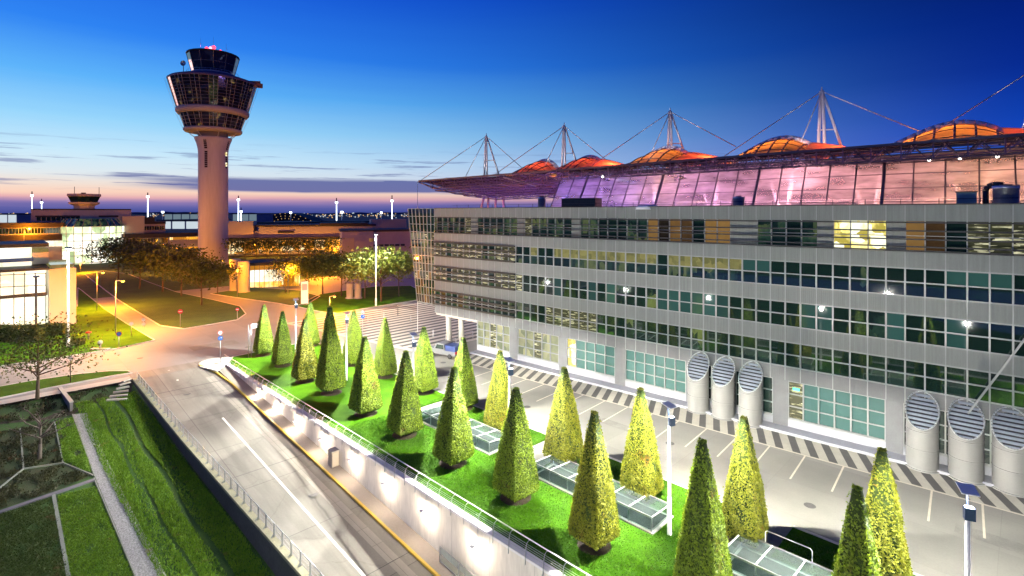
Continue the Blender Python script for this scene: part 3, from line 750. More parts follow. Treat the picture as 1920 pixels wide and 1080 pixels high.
# ground cover on the sunken beds: tufted grass on the two near beds, low dark leaves on the upper ones
def inside(poly, x, y):
    c = np.zeros(len(x), bool); j = len(poly) - 1
    for i in range(len(poly)):
        xi, yi = poly[i]; xj, yj = poly[j]
        c ^= ((yi > y) != (yj > y)) & (x < (xj - xi) * (y - yi) / (yj - yi + 1e-9) + xi); j = i
    return c
def cover(pxs, n, mname, hmin, hmax, wd, seed, clump):
    poly = [SG(*p) for p in pxs]; R = np.random.RandomState(seed)
    xs_ = [p[0] for p in poly]; ys_ = [p[1] for p in poly]
    x = R.uniform(min(xs_), max(xs_), n); y = R.uniform(min(ys_), max(ys_), n)
    k = inside(poly, x, y) & (np.sin(x * 2.1 + np.sin(y * 1.7) * 2) + np.sin(y * 2.9 + x) + R.normal(0, .7, n) > clump); x, y = x[k], y[k]; n = len(x)
    P = np.stack([x, y, -.25 - .112 * np.maximum(x, 0) + .03], 1); an = R.uniform(0, 6.28, n)
    D = np.stack([np.cos(an), np.sin(an), np.zeros(n)], 1) * wd; T_ = P + np.stack([R.normal(0, hmax * .6, n), R.normal(0, hmax * .6, n), R.uniform(hmin, hmax, n)], 1)
    o = obj('ground_cover', leaves_to_mesh('ground_cover', np.stack([P - D, P + D, T_ + D * .5, T_ - D * .5], 1).reshape(-1, 3), M[mname])); o.location = GAR.o; o.rotation_euler.z = GAR.r; kind(o, 'stuff')
cover([(-40, 980), (95, 934), (126, 1076), (128, 1120), (-40, 1120)], 26000, 'grassd', .04, .14, .03, 31, -1.2)
cover([(108, 931), (178, 913), (246, 1080), (258, 1120), (138, 1120)], 22000, 'grassb', .04, .13, .028, 32, -1.4)
cover([(-40, 818), (100, 792), (116, 867), (43, 878), (-40, 943)], 16000, 'ivy', .03, .16, .05, 33, .1)
cover([(106, 792), (136, 784), (158, 845), (172, 888), (121, 867)], 12000, 'grassb', .04, .16, .035, 34, -.8)
cover([(-40, 953), (46, 884), (118, 873), (168, 894), (95, 923), (-40, 966)], 14000, 'ivy', .03, .14, .05, 35, .3)
cover([(-40, 800), (-40, 756), (110, 737), (140, 728), (200, 730), (215, 750), (160, 760), (138, 778), (100, 786)], 9000, 'ivy', .04, .2, .05, 36, .4)

# covers and patched places in the paving
pm2 = MB()
for t, m in ((20, 41), (38, 37.5), (52, 40), (63, 38), (-6, 26), (-10, 14), (8, 15.2), (34, 17.6), (12, 38)):
    pts_ = [(t + .36 * math.cos(2 * PI * k / 16), m + .36 * math.sin(2 * PI * k / 16)) for k in range(16)]
    pm2.poly(pts_, (ramp_z(t) if m < 20 and t > 0 else .0) + .019)
kind(pm2.build('manhole_cover', mat('cast_iron_cover', (.07, .07, .07), .6, .3, .3, 8), frame=GAR), 'structure')
pp = MB()
for t, m, a, b in ((26, 36, 3.2, 1.6), (45, 39.5, 5.5, 1.1), (58, 36.2, 2.2, 2.6), (70, 41, 4, 1.3), (-12, 20, 3, 6), (-7, 6, 2.4, 4)):
    pp.quad((t, m, .0125), (t + a, m, .0125), (t + a, m + b, .0125), (t, m + b, .0125))
kind(pp.build('paving_patch', mat('patched_asphalt', (.19, .185, .17), .75, 0, .15, 1.5), frame=GAR), 'structure')
# ------------------------------------------------------------------ office block (local: x along the facade to the right, y inwards)
MOD = 1.223
OB = thing('office_building', 'long grey office block with ribbon windows above a row of glazed ground floor bays', 'building', frame=OFF)
XL, XR = -48.2, 33.0
xg = lambda k: .85 + MOD * k               # mullion grid
K0 = math.ceil((XL - .85) / MOD); K1 = int((XR - .85) / MOD)
ROWS = [(12.7, 14.94), (9.1, 11.34), (5.5, 7.75)]
bands = [(18.6, 19.87), (14.94, 16.2), (11.34, 12.7), (7.75, 9.1), (4.3, 5.5)]
for i, (a, b) in enumerate(bands):
    mb = MB(); y0 = -.02
    x0 = XL
    mb.box(x0, XR, 0, .35, a, b)
    for k in range(K0, K1 + 1): mb.box(xg(k) - .035, xg(k) + .035, -.045, -.002, a + .01, b - .01, 1)
    if i == 4: mb.box(XL, -39.2, .35, 12, 4.6, 5.5, 0)
    # fine standing ribs of the sheet cladding on the nearer half
    for k in range(-20, K1 + 1):
        for j in range(1, 8):
            x = xg(k) + MOD * j / 8; mb.box(x - .018, x + .018, -.022, -.001, a + .06, b - .06, 0)
    mb.build('spandrel', [M['cladg'] if i == 4 else M['clad'], M['frame']], OB)
MB().box(XL, XR, -.06, .5, 19.87, 19.95).build('parapet_cap', M['dark'], OB)
cr_ = MB(); cr_.box(XL + .3, XR, .62, 15, 5.5, 19.2).box(-39.2, XR, .62, 15, -.1, 5.5); cr_.build('core', mat('interior_dark', (.03, .03, .03), .9, 0, 0), OB)
MB().box(XL, XR, .36, 16, 19.205, 19.3).build('roof', M['deck'], OB)
# windows: mullioned two-pane units
wf = MB()
def wframe(z0, z1, split, fw=.055):
    b = MB(); b.box(-fw, fw, -.06, .12, z0, z1)
    for z in (z0 + .03, z1 - .03, split): b.box(fw, MOD - fw, -.04, .10, z - .045, z + .045)
    return b.mesh('window_frame', [M['frame']])
frames3 = [wframe(a, b, a + (b - a) * .50) for a, b in ROWS]
def pane(z0, z1, m): return MB().quad((.036, .08, z0), (MOD - .036, .08, z0), (MOD - .036, .08, z1), (.036, .08, z1)).mesh('pane', [M[m]])
panes = [{m: pane(a, b, m) for m in ('pdark', 'pteal', 'pdim', 'polive', 'pamber', 'pwarm', 'pbright')} for a, b in ROWS]
hpane = [{m: MB().quad((.036, .07, (a + b) / 2), (MOD - .036, .07, (a + b) / 2), (MOD - .036, .07, b - .05), (.036, .07, b - .05)).mesh('roller_blind', [M[m]]) for m in ('polive', 'pteal')} for a, b in ROWS]
rest = MB(); restp = {}
rr_ = random.Random(11)
def pick(row, k):
    x = xg(k); v = rr_.random()
    if row == 0:
        if 8 <= k <= 10: return 'pdark', 'pteal'
        if -26 < k < -4: return ('pdim', 'polive') if v < .75 else ('pdark', None)
        if k < -26: return ('pwarm' if v < .6 else 'pdim'), None
        return ('pdim', None) if v < .2 else ('pdark', 'pteal' if v > .85 else None)
    if row == 1:
        if k < -26: return ('pwarm' if v < .6 else 'pdim'), None
        if -12 < k < -5: return 'pteal', None
        if k in (12, 13): return 'pteal', None
        return ('pteal' if v < .22 else 'pdim' if v < .3 else 'pdark'), None
    if k < -26: return ('pdim' if v < .7 else 'pamber'), None
    if -23 <= k <= -18: return 'pwarm', None
    return ('pdim' if v < .25 else 'pdark'), None
unit = 0
for r_i, (a, b) in enumerate(ROWS):
    for k in range(K0, K1):
        pm_, bl = pick(r_i, k)
        if -17 <= k < 14:
            w = obj('window', frames3[r_i], OB, (xg(k), 0, 0)); obj('pane', panes[r_i][pm_], w)
            if bl: obj('roller_blind', hpane[r_i][bl], w)
        else:
            x = xg(k)
            rest.box(x - .055, x + .055, -.06, .12, a, b)
            for z in (a + .03, b - .03, (a + b) / 2): rest.box(x + .055, x + MOD - .055, -.04, .10, z - .045, z + .045)
            restp.setdefault(pm_, MB()).quad((x + .036, .08, a), (x + MOD - .036, .08, a), (x + MOD - .036, .08, b), (x + .036, .08, b))
            if bl: restp.setdefault(bl, MB()).quad((x + .036, .07, (a + b) / 2), (x + MOD - .036, .07, (a + b) / 2), (x + MOD - .036, .07, b - .05), (x + .036, .07, b - .05))
ro = kind(rest.build('window_frames', M['frame'], OB), 'stuff')
for m, b in restp.items(): kind(b.build('panes', M[m], ro), 'stuff')
# top storey: set back glazing, grey infill panels, dark rails right along it
TZ0, TZ1 = 16.2, 18.6
tf = MB()
solid = {k for k in range(K0, K1) if k % 7 in (1,) } | {-5, -4, 5}
lit = {2: 'pbright', 3: 'pbright', 4: 'pbright', 6: 'pamber', 7: 'pamber', 8: 'pdark', 9: 'pwarm', 10: 'pwarm', 11: 'pwarm', -11: 'pamber', -10: 'pamber', -9: 'pamber', -7: 'pamber', -6: 'pamber', -12: 'pamber', -13: 'pdim'}
tpan = {}
solid -= set(lit)
tframe = MB().box(-.04, .04, .3, .5, TZ0, TZ1).box(.04, MOD - .04, .32, .46, 17.42, 17.48).mesh('upper_window_frame', [M['frame']])
for k in range(K0, K1):
    x = xg(k)
    if k in solid:
        MB().box(x, x + MOD, .3, .6, TZ0, TZ1).build('infill_panel', M['clad'], OB); continue
    v = rr_.random(); m = lit.get(k, 'pdim' if (v < .45 or k < -20) else 'pdark')
    if k < -24 and v > .75: m = 'pwarm'
    if m not in tpan: tpan[m] = MB().quad((.04, .45, TZ0), (MOD - .04, .45, TZ0), (MOD - .04, .45, TZ1), (.04, .45, TZ1)).mesh('pane', [M[m]])
    o = obj('upper_window', tframe, OB, (x, 0, 0)); obj('pane', tpan[m], o)
for z in (18.5, 17.85, 17.2, 16.62, 16.3): MB().box(XL, XR, -.12, .02, z - .055, z + .055).build('louvre', M['dark'], OB)
MB().box(XL, XR, .02, .45, 16.15, 16.21).build('ledge', M['dark'], OB)
# brown sunshade louvres on the far third
xe = xg(-27)
for a, b in ROWS:
    for j in range(4):
        z = b - .1 - j * .66; MB().box(XL - .05, xe, -.34, -.06, z - .11, z + .11).build('louvre', M['louv'], OB)
# ground floor bays between piers
bays = [(-39.2, -33.2, 'pshopw'), (-31.8, -25.3, 'pshopw'), (-24.1, -17.6, 'pshop'), (-16.3, -9.5, 'pshop'), (-8.1, -2.35, 'pdark'), (-2.3, -1.4, 'pdark'), (-.12, 6.93, 'pshop'), (8.1, 14.4, 'pdark'), (15.6, 22.4, 'pshop'), (23.6, 30.4, 'pshop')]
last = -39.2; pr = MB()
for a, b, m in bays:
    n = max(1, round((b - a) / MOD)); w = (b - a) / n
    f = MB()
    for i in range(n + 1): f.box(a + i * w - .055, a + i * w + .055, .02, .2, .95, 4.3)
    for z in (.98, 2.05, 3.15, 4.27): f.box(a, b, .03, .17, z - .045, z + .045)
    f.box(a - .02, b + .02, -.04, .3, .86, .95)
    o = f.build('bay_window', M['frame'], OB)
    for i in range(n):
        mm = m
        if (a, i) == (-24.1, 0): mm = 'pbright'
        if a == -.12 and i == 0: mm = 'pwarm'
        elif m == 'pshopw' and i % 3 == 2: mm = 'pwarm'
        p = MB()
        for z0, z1 in ((1.0, 2.02), (2.08, 3.12), (3.18, 4.24)):
            q = 'x'; p.quad((a + i * w + .04, .15, z0), (a + (i + 1) * w - .04, .15, z0), (a + (i + 1) * w - .04, .15, z1), (a + i * w + .04, .15, z1))
        p.build('pane', M[mm], o)
    pr.box(a - .02, b + .02, .0, .35, -.02, .858, 1)
    if a > last + .01: pr.box(last + .02, a - .02, -.01, .36, -.02, 4.3, 0)
    last = b
pr.box(last + .02, XR, -.01, .36, -.02, 4.3)
pr.build('ground_floor_wall', [M['cladg'], M['plinth']], OB)
MB().box(.25, .75, -.02, .14, 3.55, 3.72).build('exit_light', M['g_cyan'], OB)
# leaning glazed end tower of the block
ge = MB(); NX, NZ = 7, 12
xl0, xl1 = -52.3, -54.6
for i in range(NX + 1):
    for z0, z1 in ((5.5, 19.87),):
        p0 = XL + (xl0 - XL) * i / NX; p1 = XL + (xl1 - XL) * i / NX
        ge.bar((p0, -.02, z0), (p1, -.02, z1), .07, .12)
for j in range(NZ + 1):
    z = 5.5 + 14.37 * j / NZ; e = xl0 + (xl1 - xl0) * j / NZ
    ge.bar((e, -.02, z), (XL, -.02, z), .08, .08)
    ge.bar((e, -.02, z), (e + .4, 8, z), .08, .08)
eo = ge.build('glazed_end', M['frame'], OB)
epan = {}
for i in range(NX):
    for j in range(NZ):
        v = rr_.random(); m = 'pdark' if j > 8 or v < .35 else ('pwarm' if (v > .84 and j > 2) else 'pamber' if (j < 5 and v > .7) else 'pdim')
        q = []
        for jj, ii in ((j, i + 1), (j, i), (j + 1, i), (j + 1, i + 1)):
            z = 5.5 + 14.37 * jj / NZ; e = xl0 + (xl1 - xl0) * jj / NZ; q.append((XL + (e - XL) * ii / NX, .03, z))
        MB().quad(*q).build('pane', M[m], eo)
MB().add([(xl0, .03, 5.5), (xl0 + .4, 8, 5.5), (xl1 + .4, 8, 19.87), (xl1, .03, 19.87)], [(0, 3, 2, 1)]).build('pane', M['pdim'], eo)
MB().box(xl1 + .1, XL, .06, 8, 19.8, 19.87).box(xl0 + .1, XL, .06, 8, 5.3, 5.5).build('end_slab', M['clad'], OB)
MB().box(XL + .3, -39.2, -.005, .35, 4.0, 4.3).build('soffit_beam', M['cladw'], OB)
for x, y in ((-46.2, 1.2), (-45.0, 2.6), (-46.6, 9), (-40.0, 7)):
    MB().tube((x, y, 0), (x - .35, y, 4.7), .42, .42, 14).build('column', M['conc'], OB)
pg_ = MB().box(-39.2, -39.0, .36, 12, -.02, 5.4); pg_.build('side_wall', mat('lit_yellow_wall', (.5, .42, .22), .7, 0, .1), OB)
# the leaning strut and far right details
st_ = MB().bar((11.9, -.55, 4.6), (16.2, -.55, 13.2), .12, .12); st_.build('bracing_strut', M['frame'], OB)

# roof fittings of the block
def drum(name, px, y, r, h, label, m='steel', z=19.3):
    t = thing(name, label, 'roof vent', OFF.w(OFF.px(px, y), y, z), OFF.r, 'fittings on the office roof')
    MB().lathe([(r, 0), (r, h * .85), (r * 1.05, h * .87), (r * 1.05, h)], 20).build('casing', M[m], t); MB().lathe([(r * .5, h), (r * .5, h + .1)], 12).build('cap', M['dark'], t)
    return t
drum('roof_drum', 1886, 3.0, .75, 2.0, 'big shiny metal drum on the office roof, beside the bent pipe')
drum('roof_drum', 1385, 5, .55, 1.6, 'metal drum on the office roof in front of the pink glass wall')
drum('roof_drum', 1016, 6, .55, 2.1, 'pale metal drum on the office roof at the far end of the glass wall')
t = thing('roof_box', 'blue grey box on the office roof, near the bent pipe', 'roof box', OFF.w(OFF.px(1812, 3), 3, 19.3), OFF.r, 'fittings on the office roof')
MB().box(-.6, .6, -.5, .5, 0, 1.55).build('casing', mat('bluegrey_paint', (.12, .22, .27), .5, 0, .05), t); MB().box(-.65, .65, -.55, .55, 1.55, 1.63).build('lid', M['dark'], t)
t = thing('roof_pipe', 'bent dark vent pipe on the office roof beside the big drum', 'vent pipe', OFF.w(OFF.px(1848, 3.5), 3.5, 19.3), OFF.r, 'fittings on the office roof')
MB().path([(0, 0, 0), (0, 0, 1.7), (.12, 0, 2.0), (.4, 0, 2.15), (1.0, 0, 2.15)], .2, 10).build('pipe', M['dark'], t); MB().lathe([(.3, 0), (.3, .12)], 12).build('flange', M['steel'], t)
t = thing('roof_box', 'long low dark plant box on the office roof at the far end', 'roof box', OFF.w(OFF.px(1090, 6), 6, 19.3), OFF.r, 'fittings on the office roof')
MB().box(-2.6, 2.6, -.8, .8, 0, 1.75).build('casing', M['dark'], t); MB().box(-2.65, 2.65, -.85, .85, 1.75, 1.85).build('lid', M['deck'], t)
t = thing('roof_dome', 'pale flat rooflight dome on the office parapet', 'roof dome', OFF.w(OFF.px(1215, 1.2), 1.2, 19.6), OFF.r, 'fittings on the office roof')
MB().lathe([(1.5, 0), (1.45, .3), (1.0, .45), (.4, .5), (.05, .52)], 20).build('dome', M['white'], t)
t = thing('roof_railing', 'thin dark safety rail along the office roof in front of the glass wall', 'railing', frame=OFF)
for z in (19.95, 20.35): MB().tube((-46, 1.6, z), (XR, 1.6, z), .02, n=5).build('rail', M['dark'], t)
pmr = MB().bar((0, 1.6, 19.3), (0, 1.6, 20.4), .04).mesh('post', [M['dark']])
for k in range(33): obj('post', pmr, t, (-45 + 2.4 * k, 0, 0))
t = thing('flag_pole', 'thin pale pole standing under the tip of the canopy', 'pole', OFF.w(OFF.px(783, 2), 2, 0)); MB().tube((0, 0, 0), (0, 0, zat(t.location.y, 342)), .05, .04, 8).build('pole', M['white'], t); MB().sphere((0, 0, zat(t.location.y, 342)), .09).build('finial', M['steel'], t)

# ------------------------------------------------------------------ slant-cut ventilation tubes
R_ = 1.0; ZH, ZL = 5.45, 3.15
vb = MB(); n = 40
cutz = lambda y: (ZH + ZL) / 2 + (ZH - ZL) / 2 * y / R_
pts = [(R_ * math.cos(2 * PI * i / n), R_ * math.sin(2 * PI * i / n), 0) for i in range(n)]
vb.add(pts + [(x, y, cutz(y)) for x, y, z in pts], [(i, (i + 1) % n, (i + 1) % n + n, i + n) for i in range(n)], 0, True)
for z in (.04, 1.55, 2.9): vb.lathe([(R_ + .001, z - .03), (R_ + .022, z - .03), (R_ + .022, z + .03), (R_ + .001, z + .03)], n, capt=False)
vb.lathe([(R_ + .12, .0), (R_ + .12, .1), (R_, .1)], n, capt=False)
vtube = vb.mesh('tube', [mat('tube_paint', (.21, .21, .205), .5, .15, .06, .5)])
rim = MB().path([(R_ * 1.0 * math.cos(2 * PI * i / n), R_ * math.sin(2 * PI * i / n), cutz(R_ * math.sin(2 * PI * i / n))) for i in range(n + 1)], .05, 6).mesh('rim', [M['steel']])
gri = MB()
gri.add([(x * .96, y * .96, cutz(y * .96) - .35) for x, y, z in pts], [tuple(range(n))], 1)
for k in range(9):
    y = -.86 + 1.72 * k / 8; hw = math.sqrt(max(0, .93 - y * y)); z = cutz(y)
    gri.add([(-hw, y - .02, z - .02), (hw, y - .02, z - .02), (hw, y + .06, z - .22), (-hw, y + .06, z - .22), (-hw, y + .03, z + .0), (hw, y + .03, z + .0), (hw, y + .10, z - .20), (-hw, y + .10, z - .20)],
            [(0, 1, 2, 3), (4, 7, 6, 5), (0, 4, 5, 1)], 0)
gri = gri.mesh('louvre_grille', [mat('grille_paint', (.20, .23, .29), .5, .2, .1), M['dark']])
vn = ['leftmost of the three beside the long teal window', 'middle one of the three beside the long teal window', 'right one of the three beside the long teal window', 'left one of the three at the right picture edge', 'middle one of the three at the right picture edge', 'cut off by the right picture edge']
for px, nm in zip((1309, 1356, 1407, 1729, 1811, 1896), vn):
    t = thing('vent_tube', 'fat grey slant-cut vent tube, ' + nm, 'vent tube', OFF.w(OFF.px(px, -.95), -.95, .0), OFF.r, 'slant-cut vent tubes along the facade')
    a_ = obj('tube', vtube, t); obj('rim', rim, t); obj('louvre_grille', gri, t)

# ------------------------------------------------------------------ great hall with tent roof behind the block
HB = thing('forum_hall', 'great glass hall glowing pink and orange under a cable hung tent roof', 'hall', frame=OFF)
ZB, ZT, DB, DT = 18.5, 26.0, 26.3, 31.0
lean = lambda z: DB + (DT - DB) * (z - ZB) / (ZT - ZB)
zs = [ZB, 20.6, 22.3, 24.1, ZT]
x0 = -47.0; NB = 29; BW = 3.0
for i in range(NB):
    a = x0 + BW * i; b = a + BW
    f = MB()
    big = i % 5 == 2
    f.bar((a, lean(ZB) - .05, ZB), (a, lean(ZT) - .05, ZT), .34 if big else .14, .3 if big else .14)
    for z in zs[1:4]: f.bar((a, lean(z) - .03, z), (b, lean(z) - .03, z), .09, .08)
    o = f.build('glass_wall_bay', M['trussd'], HB)
    g_ = MB()
    for z0, z1 in zip(zs, zs[1:]): g_.quad((a, lean(z0), z0), (b, lean(z0), z0), (b, lean(z1), z1), (a, lean(z1), z1))
    g_.build('pane', M['hall'], o)
MB().quad((x0, DB, ZB), (x0, DT, ZT), (x0, 60, ZT), (x0, 60, ZB)).build('end_glazing', M['hall'], HB)
def roof_front(x):                    # front edge of the roof in depth
    s = -x; return 25 + (s + 16.4) * (34.3 - 25) / 111
# space frame overhang
def zroof(x, y): return 27.3 - max(0, (y - 34)) * .06
sf = MB(); S = 3.0
xs = [40 - S * k for k in range(50)]
def lattice(xa, xb, ys, sfm, rt=.07):
    k0 = [x for x in xs if xa <= x <= xb]
    for x in k0:
        for j, y in enumerate(ys):
            y0 = roof_front(x)
            f_ = lambda jj: y0 + ys[jj]
            top = lambda xx, jj: (xx, roof_front(xx) + ys[jj], zroof(xx, roof_front(xx) + ys[jj]))
            bot = lambda xx, jj: (xx + S / 2, roof_front(xx) + ys[jj] + S / 2, zroof(xx, roof_front(xx) + ys[jj]) - 1.75)
            if x + S <= xb: sfm.tube(top(x, j), top(x + S, j), rt, n=5, caps=False)
            if j + 1 < len(ys): sfm.tube(top(x, j), top(x, j + 1), rt, n=5, caps=False)
            if j + 1 < len(ys) and x + S <= xb:
                sfm.tube(bot(x, j), bot(x + S, j), rt, n=5, caps=False)
                if j + 2 < len(ys): sfm.tube(bot(x, j), bot(x, j + 1), rt, n=5, caps=False)
                for xx, jj in ((x, j), (x + S, j), (x, j + 1), (x + S, j + 1)): sfm.tube(bot(x, j), top(xx, jj), rt * .7, n=4, caps=False)
lattice(-47, 40, [0, 3, 6], sf, .10)
sf.build('space_frame', M['trussd'], HB)
sf2 = MB(); tipx = -94.6; S = 5.0; xs = [40 - S * k for k in range(31)]
def left_edge(y): return -94.6 - max(0, (y - 34.3)) * (108.5 - 94.6) / 40.3
lattice(-107, -47, [0, 5, 10, 15, 20, 25, 30, 35, 40], sf2, .13)
# trim: keep struts inside the slanted left edge (they were generated on a rectangle)
keep = []
for f in range(len(sf2.f)):
    ok = all(sf2.v[i][0] > left_edge(sf2.v[i][1]) - .6 for i in sf2.f[f])
    if ok: keep.append(f)
sf2.f = [sf2.f[i] for i in keep]; sf2.m = [sf2.m[i] for i in keep]; sf2.sm = [sf2.sm[i] for i in keep]
sf2.build('space_frame', M['soffit'], HB)
fb = MB(); fb.bar((40, roof_front(40), 27.45), (tipx, 34.3, 27.45), .34, .26); fb.bar((tipx, 34.3, 27.45), (-108.5, 74.6, 24.9), .4, .35)
fb.bar((tipx, 34.3, 27.0), (-100, 52, 24.6), .25).bar((-100, 52, 24.6), (-108.5, 74.6, 24.3), .2)
for z in (26.8, 26.2, 25.55): fb.bar((40, roof_front(40) + .5, z), (-46, roof_front(-46) + .5, z), .16, .16)
fb.build('edge_beam', M['trussd'], HB)
fb2 = MB()
for z, dy in ((26.5, .9), (25.9, 1.3), (26.95, 1.9)): fb2.bar((40, roof_front(40) + dy, z), (-46, roof_front(-46) + dy, z), .12, .12)
for k in range(30):
    x = 39 - 3 * k; fb2.bar((x, roof_front(x) + .5, 25.5), (x, roof_front(x) + .2, 27.4), .14); fb2.bar((x, roof_front(x) + .6, 25.6), (x + 1.5, roof_front(x + 1.5) + .3, 27.2), .09)
fb2.build('edge_strut', M['soffit'], HB)
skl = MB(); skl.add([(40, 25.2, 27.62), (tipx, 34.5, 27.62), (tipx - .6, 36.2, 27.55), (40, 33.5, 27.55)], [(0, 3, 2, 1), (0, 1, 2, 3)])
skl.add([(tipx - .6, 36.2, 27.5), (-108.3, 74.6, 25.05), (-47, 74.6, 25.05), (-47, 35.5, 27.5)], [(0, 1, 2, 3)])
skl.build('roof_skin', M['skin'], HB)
# pale struts under the overhang
for px in (1090, 1225, 1480, 930):
    x = OFF.px(px, 30); y0 = roof_front(x)
    MB().tube((x, y0 + .6, 26.9), (x + 5.5, y0 + 5.2, 24.9), .16, .10, 8).build('roof_strut', M['mast'], HB)
# legs under the far corner of the canopy
for px, lean_ in ((908, -2.2), (916, 0), (930, 0), (944, .6)):
    x = OFF.px(px, 72); MB().tube((x, 72, 24.6), (x + lean_, 71.5, 17), .38, .3, 10).build('canopy_leg', mat('rosy_leg_paint', (.75, .45, .42), .5, 0, .05), HB)
MB().box(OFF.px(916, 72), OFF.px(944, 72), 71.8, 72.2, 24.2, 24.7).build('leg_beam', M['mast'], HB)
# membrane vaults
for i, (xa, xb) in enumerate([(-.5, 17.9), (-21.5, -4.2), (-41, -24.2), (-58.5, -43.9), (-70, -56.2), (26, 42)]):
    vb = MB(); nu, nv = 18, 8
    hh = 4.3 - (.2 if i > 2 else 0)
    grid = []
    for u in range(nu + 1):
        for v in range(nv + 1):
            fu, fv = u / nu, v / nv
            x = xa + (xb - xa) * fu; y = 33.0 + 9 * fv + (2 if i > 2 else 0)
            z = 26.9 + hh * (math.sin(PI * fu ** 1.5) ** .9) * (.12 + .88 * math.sin(PI / 2 * fv)) + .0
            grid.append((x, y, z))
    vb.add(grid, [(u * (nv + 1) + v, (u + 1) * (nv + 1) + v, (u + 1) * (nv + 1) + v + 1, u * (nv + 1) + v + 1) for u in range(nu) for v in range(nv)], 0, True)
    o = vb.build('vault', M['tent'], HB)
    rb = MB()
    for u in range(1, nu, 2): rb.path([(p[0], p[1] - .04, p[2] + .06) for p in grid[u * (nv + 1):(u + 1) * (nv + 1)]], .13, 5)
    for v in (2, 4, 6): rb.path([(grid[u * (nv + 1) + v][0], grid[u * (nv + 1) + v][1], grid[u * (nv + 1) + v][2] + .03) for u in range(nu + 1)], .07, 4)
    rb.build('glazing_bar', M['trussd'], o)
    ar = MB(); ar.path([(grid[u * (nv + 1) + nv][0], grid[u * (nv + 1) + nv][1] + .2, grid[u * (nv + 1) + nv][2] + .15) for u in range(nu + 1)], (.55), 8)
    ar.build('arch', M['mast'], o)
    x = (xa + xb) / 2
    LIGHTS.append((OFF.w(x + 1.5, 41, 27.4), 'POINT', (1, .27, .02) if i not in (3, 4) else (1, .10, .03), 1600 if i not in (3, 4) else 1100, 0, .8))
    LIGHTS.append((OFF.w(x - 3.5, 39, 27.4), 'POINT', (1, .32, .035), 900, 0, .6))
# saddle membranes between the vaults, further back
for xa, xb in ((-6.3, 2.5), (-26.2, -17.9), (-45.4, -37.4), (15.4, 26)):
    sb = MB(); grid = []
    for u in range(11):
        for v in range(6):
            x = xa + (xb - xa) * u / 10; y = 33 + 11 * v / 5; z = 27.0 + 5.0 * (.70 - .50 * (u / 10) ** 1.2) * math.sin(PI / 2 * v / 5)
            grid.append((x, y, z))
    sb.add(grid, [(u * 6 + v, (u + 1) * 6 + v, (u + 1) * 6 + v + 1, u * 6 + v + 1) for u in range(10) for v in range(5)], 0, True)
    sb.build('saddle_roof', M['tent'], HB)
    LIGHTS.append((OFF.w((xa + xb) / 2, 40, 27.5), 'POINT', (1, .10, .03), 1900, 0, .8))
# back roof, hall floor
MB().quad((40, 58, 27.3), (-47, 58, 26.8), (-47, 80, 24.5), (40, 80, 24.5)).build('roof_skin', M['deck'], HB)
MB().quad((-47, 31.2, 26.7), (40, 31.2, 26.7), (40, 62, 26.9), (-47, 62, 26.9)).build('light_baffle', M['skin'], HB)  # added sheet, keeps the orange vault light out of the hall below
inn = MB(); inn.quad((-47, 26, 17), (40, 26, 17), (40, 80, 17), (-47, 80, 17)); inn.quad((-47, 62, 17), (40, 62, 17), (40, 62, 27), (-47, 62, 27)).build('inner_wall', mat('hall_interior', (.4, .36, .42), .8, 0, .25, .3), HB)
# inside: raking columns and a gallery that show through the glass
for k in range(8):
    x = -42 + 11 * k; MB().tube((x, 37, 17), (x + 1.5, 35, 26.6), .35, .28, 10).tube((x, 37, 17), (x - 3.5, 39, 26.6), .3, .24, 10).build('inner_column', M['mast'], HB)
MB().box(-46, 40, 40, 46, 20.9, 21.3).build('gallery_floor', M['mast'], HB)
# masts
for mi, s in enumerate((80.8, 56.4, 31.3, 5.65, -19.6)):
    x, y = -s, 45.0; zt = 38.9
    mm = MB()
    for dx, dy in ((-.55, -.3), (.55, -.3)): mm.tube((x + dx, y + dy, 26.6), (x + dx * .25, y + dy * .3, zt), .26, .22, 8)
    mm.tube((x + 3.3, y + 2.2, 26.6), (x + .1, y + .1, zt - .2), .24, .18, 8).bar((x - .6, y - .3, 32.6), (x + 1.9, y + .9, 32.6), .18)
    mm.tube((x, y, zt - .3), (x, y, zt + .7), .2, .05, 8)
    mo = mm.build('mast', M['mast'], HB)
    LIGHTS.append((OFF.w(x + 1, 27.5, 28.4), ('AIM', OFF.w(x + .3, 45.3, 35.2)), (1, .95, .95), 8000, 42, .2))
    right = (x + 12.6, 44, 30.9) if mi in (2, 3, 4) else (x + 12, 48, 28.5)
    left = (x - 13.8, 36, 27.6) if mi else (tipx + .4, 34.6, 27.6)
    for q in (right, left, (x - 3.0, 40, 27.6)):
        MB().tube((x, y, zt - .1), q, .085, n=6).build('cable', M['mast'], mo)
for x in range(-46, 38, 4):
    f = min(1, max(0, (x + 46) / 46))
    c = (.30 + .70 * f ** .8, .22 + .22 * f, 1.0 - .62 * f)
    if rnd.random() < .28: c = (1, .52, .22) if f > .4 else (.25, .35, 1)
    LIGHTS.append((OFF.w(x + rnd.uniform(-1, 1), 33.2 + rnd.uniform(-1, 2), 20.3 + rnd.uniform(-1, 2.4)), 'POINT', c, 420 * (.7 + 3.0 * f) * rnd.uniform(.25, 1.9), 0, .7))
for x, y in ((-55, 44), (-70, 46), (-85, 48), (-62, 60), (-80, 64), (-96, 66)):
    LIGHTS.append((OFF.w(x, y, 19.0), 'POINT', (.40, .18, .95), 1600, 0, 1.0))
for px, py in ((1742, 296), (1800, 293), (1870, 290), (1130, 330)):
    x = OFF.px(px, 29); MB().sphere((x, 29, 25.6), .16, 6).build('spotlight', M['g_white'], HB)

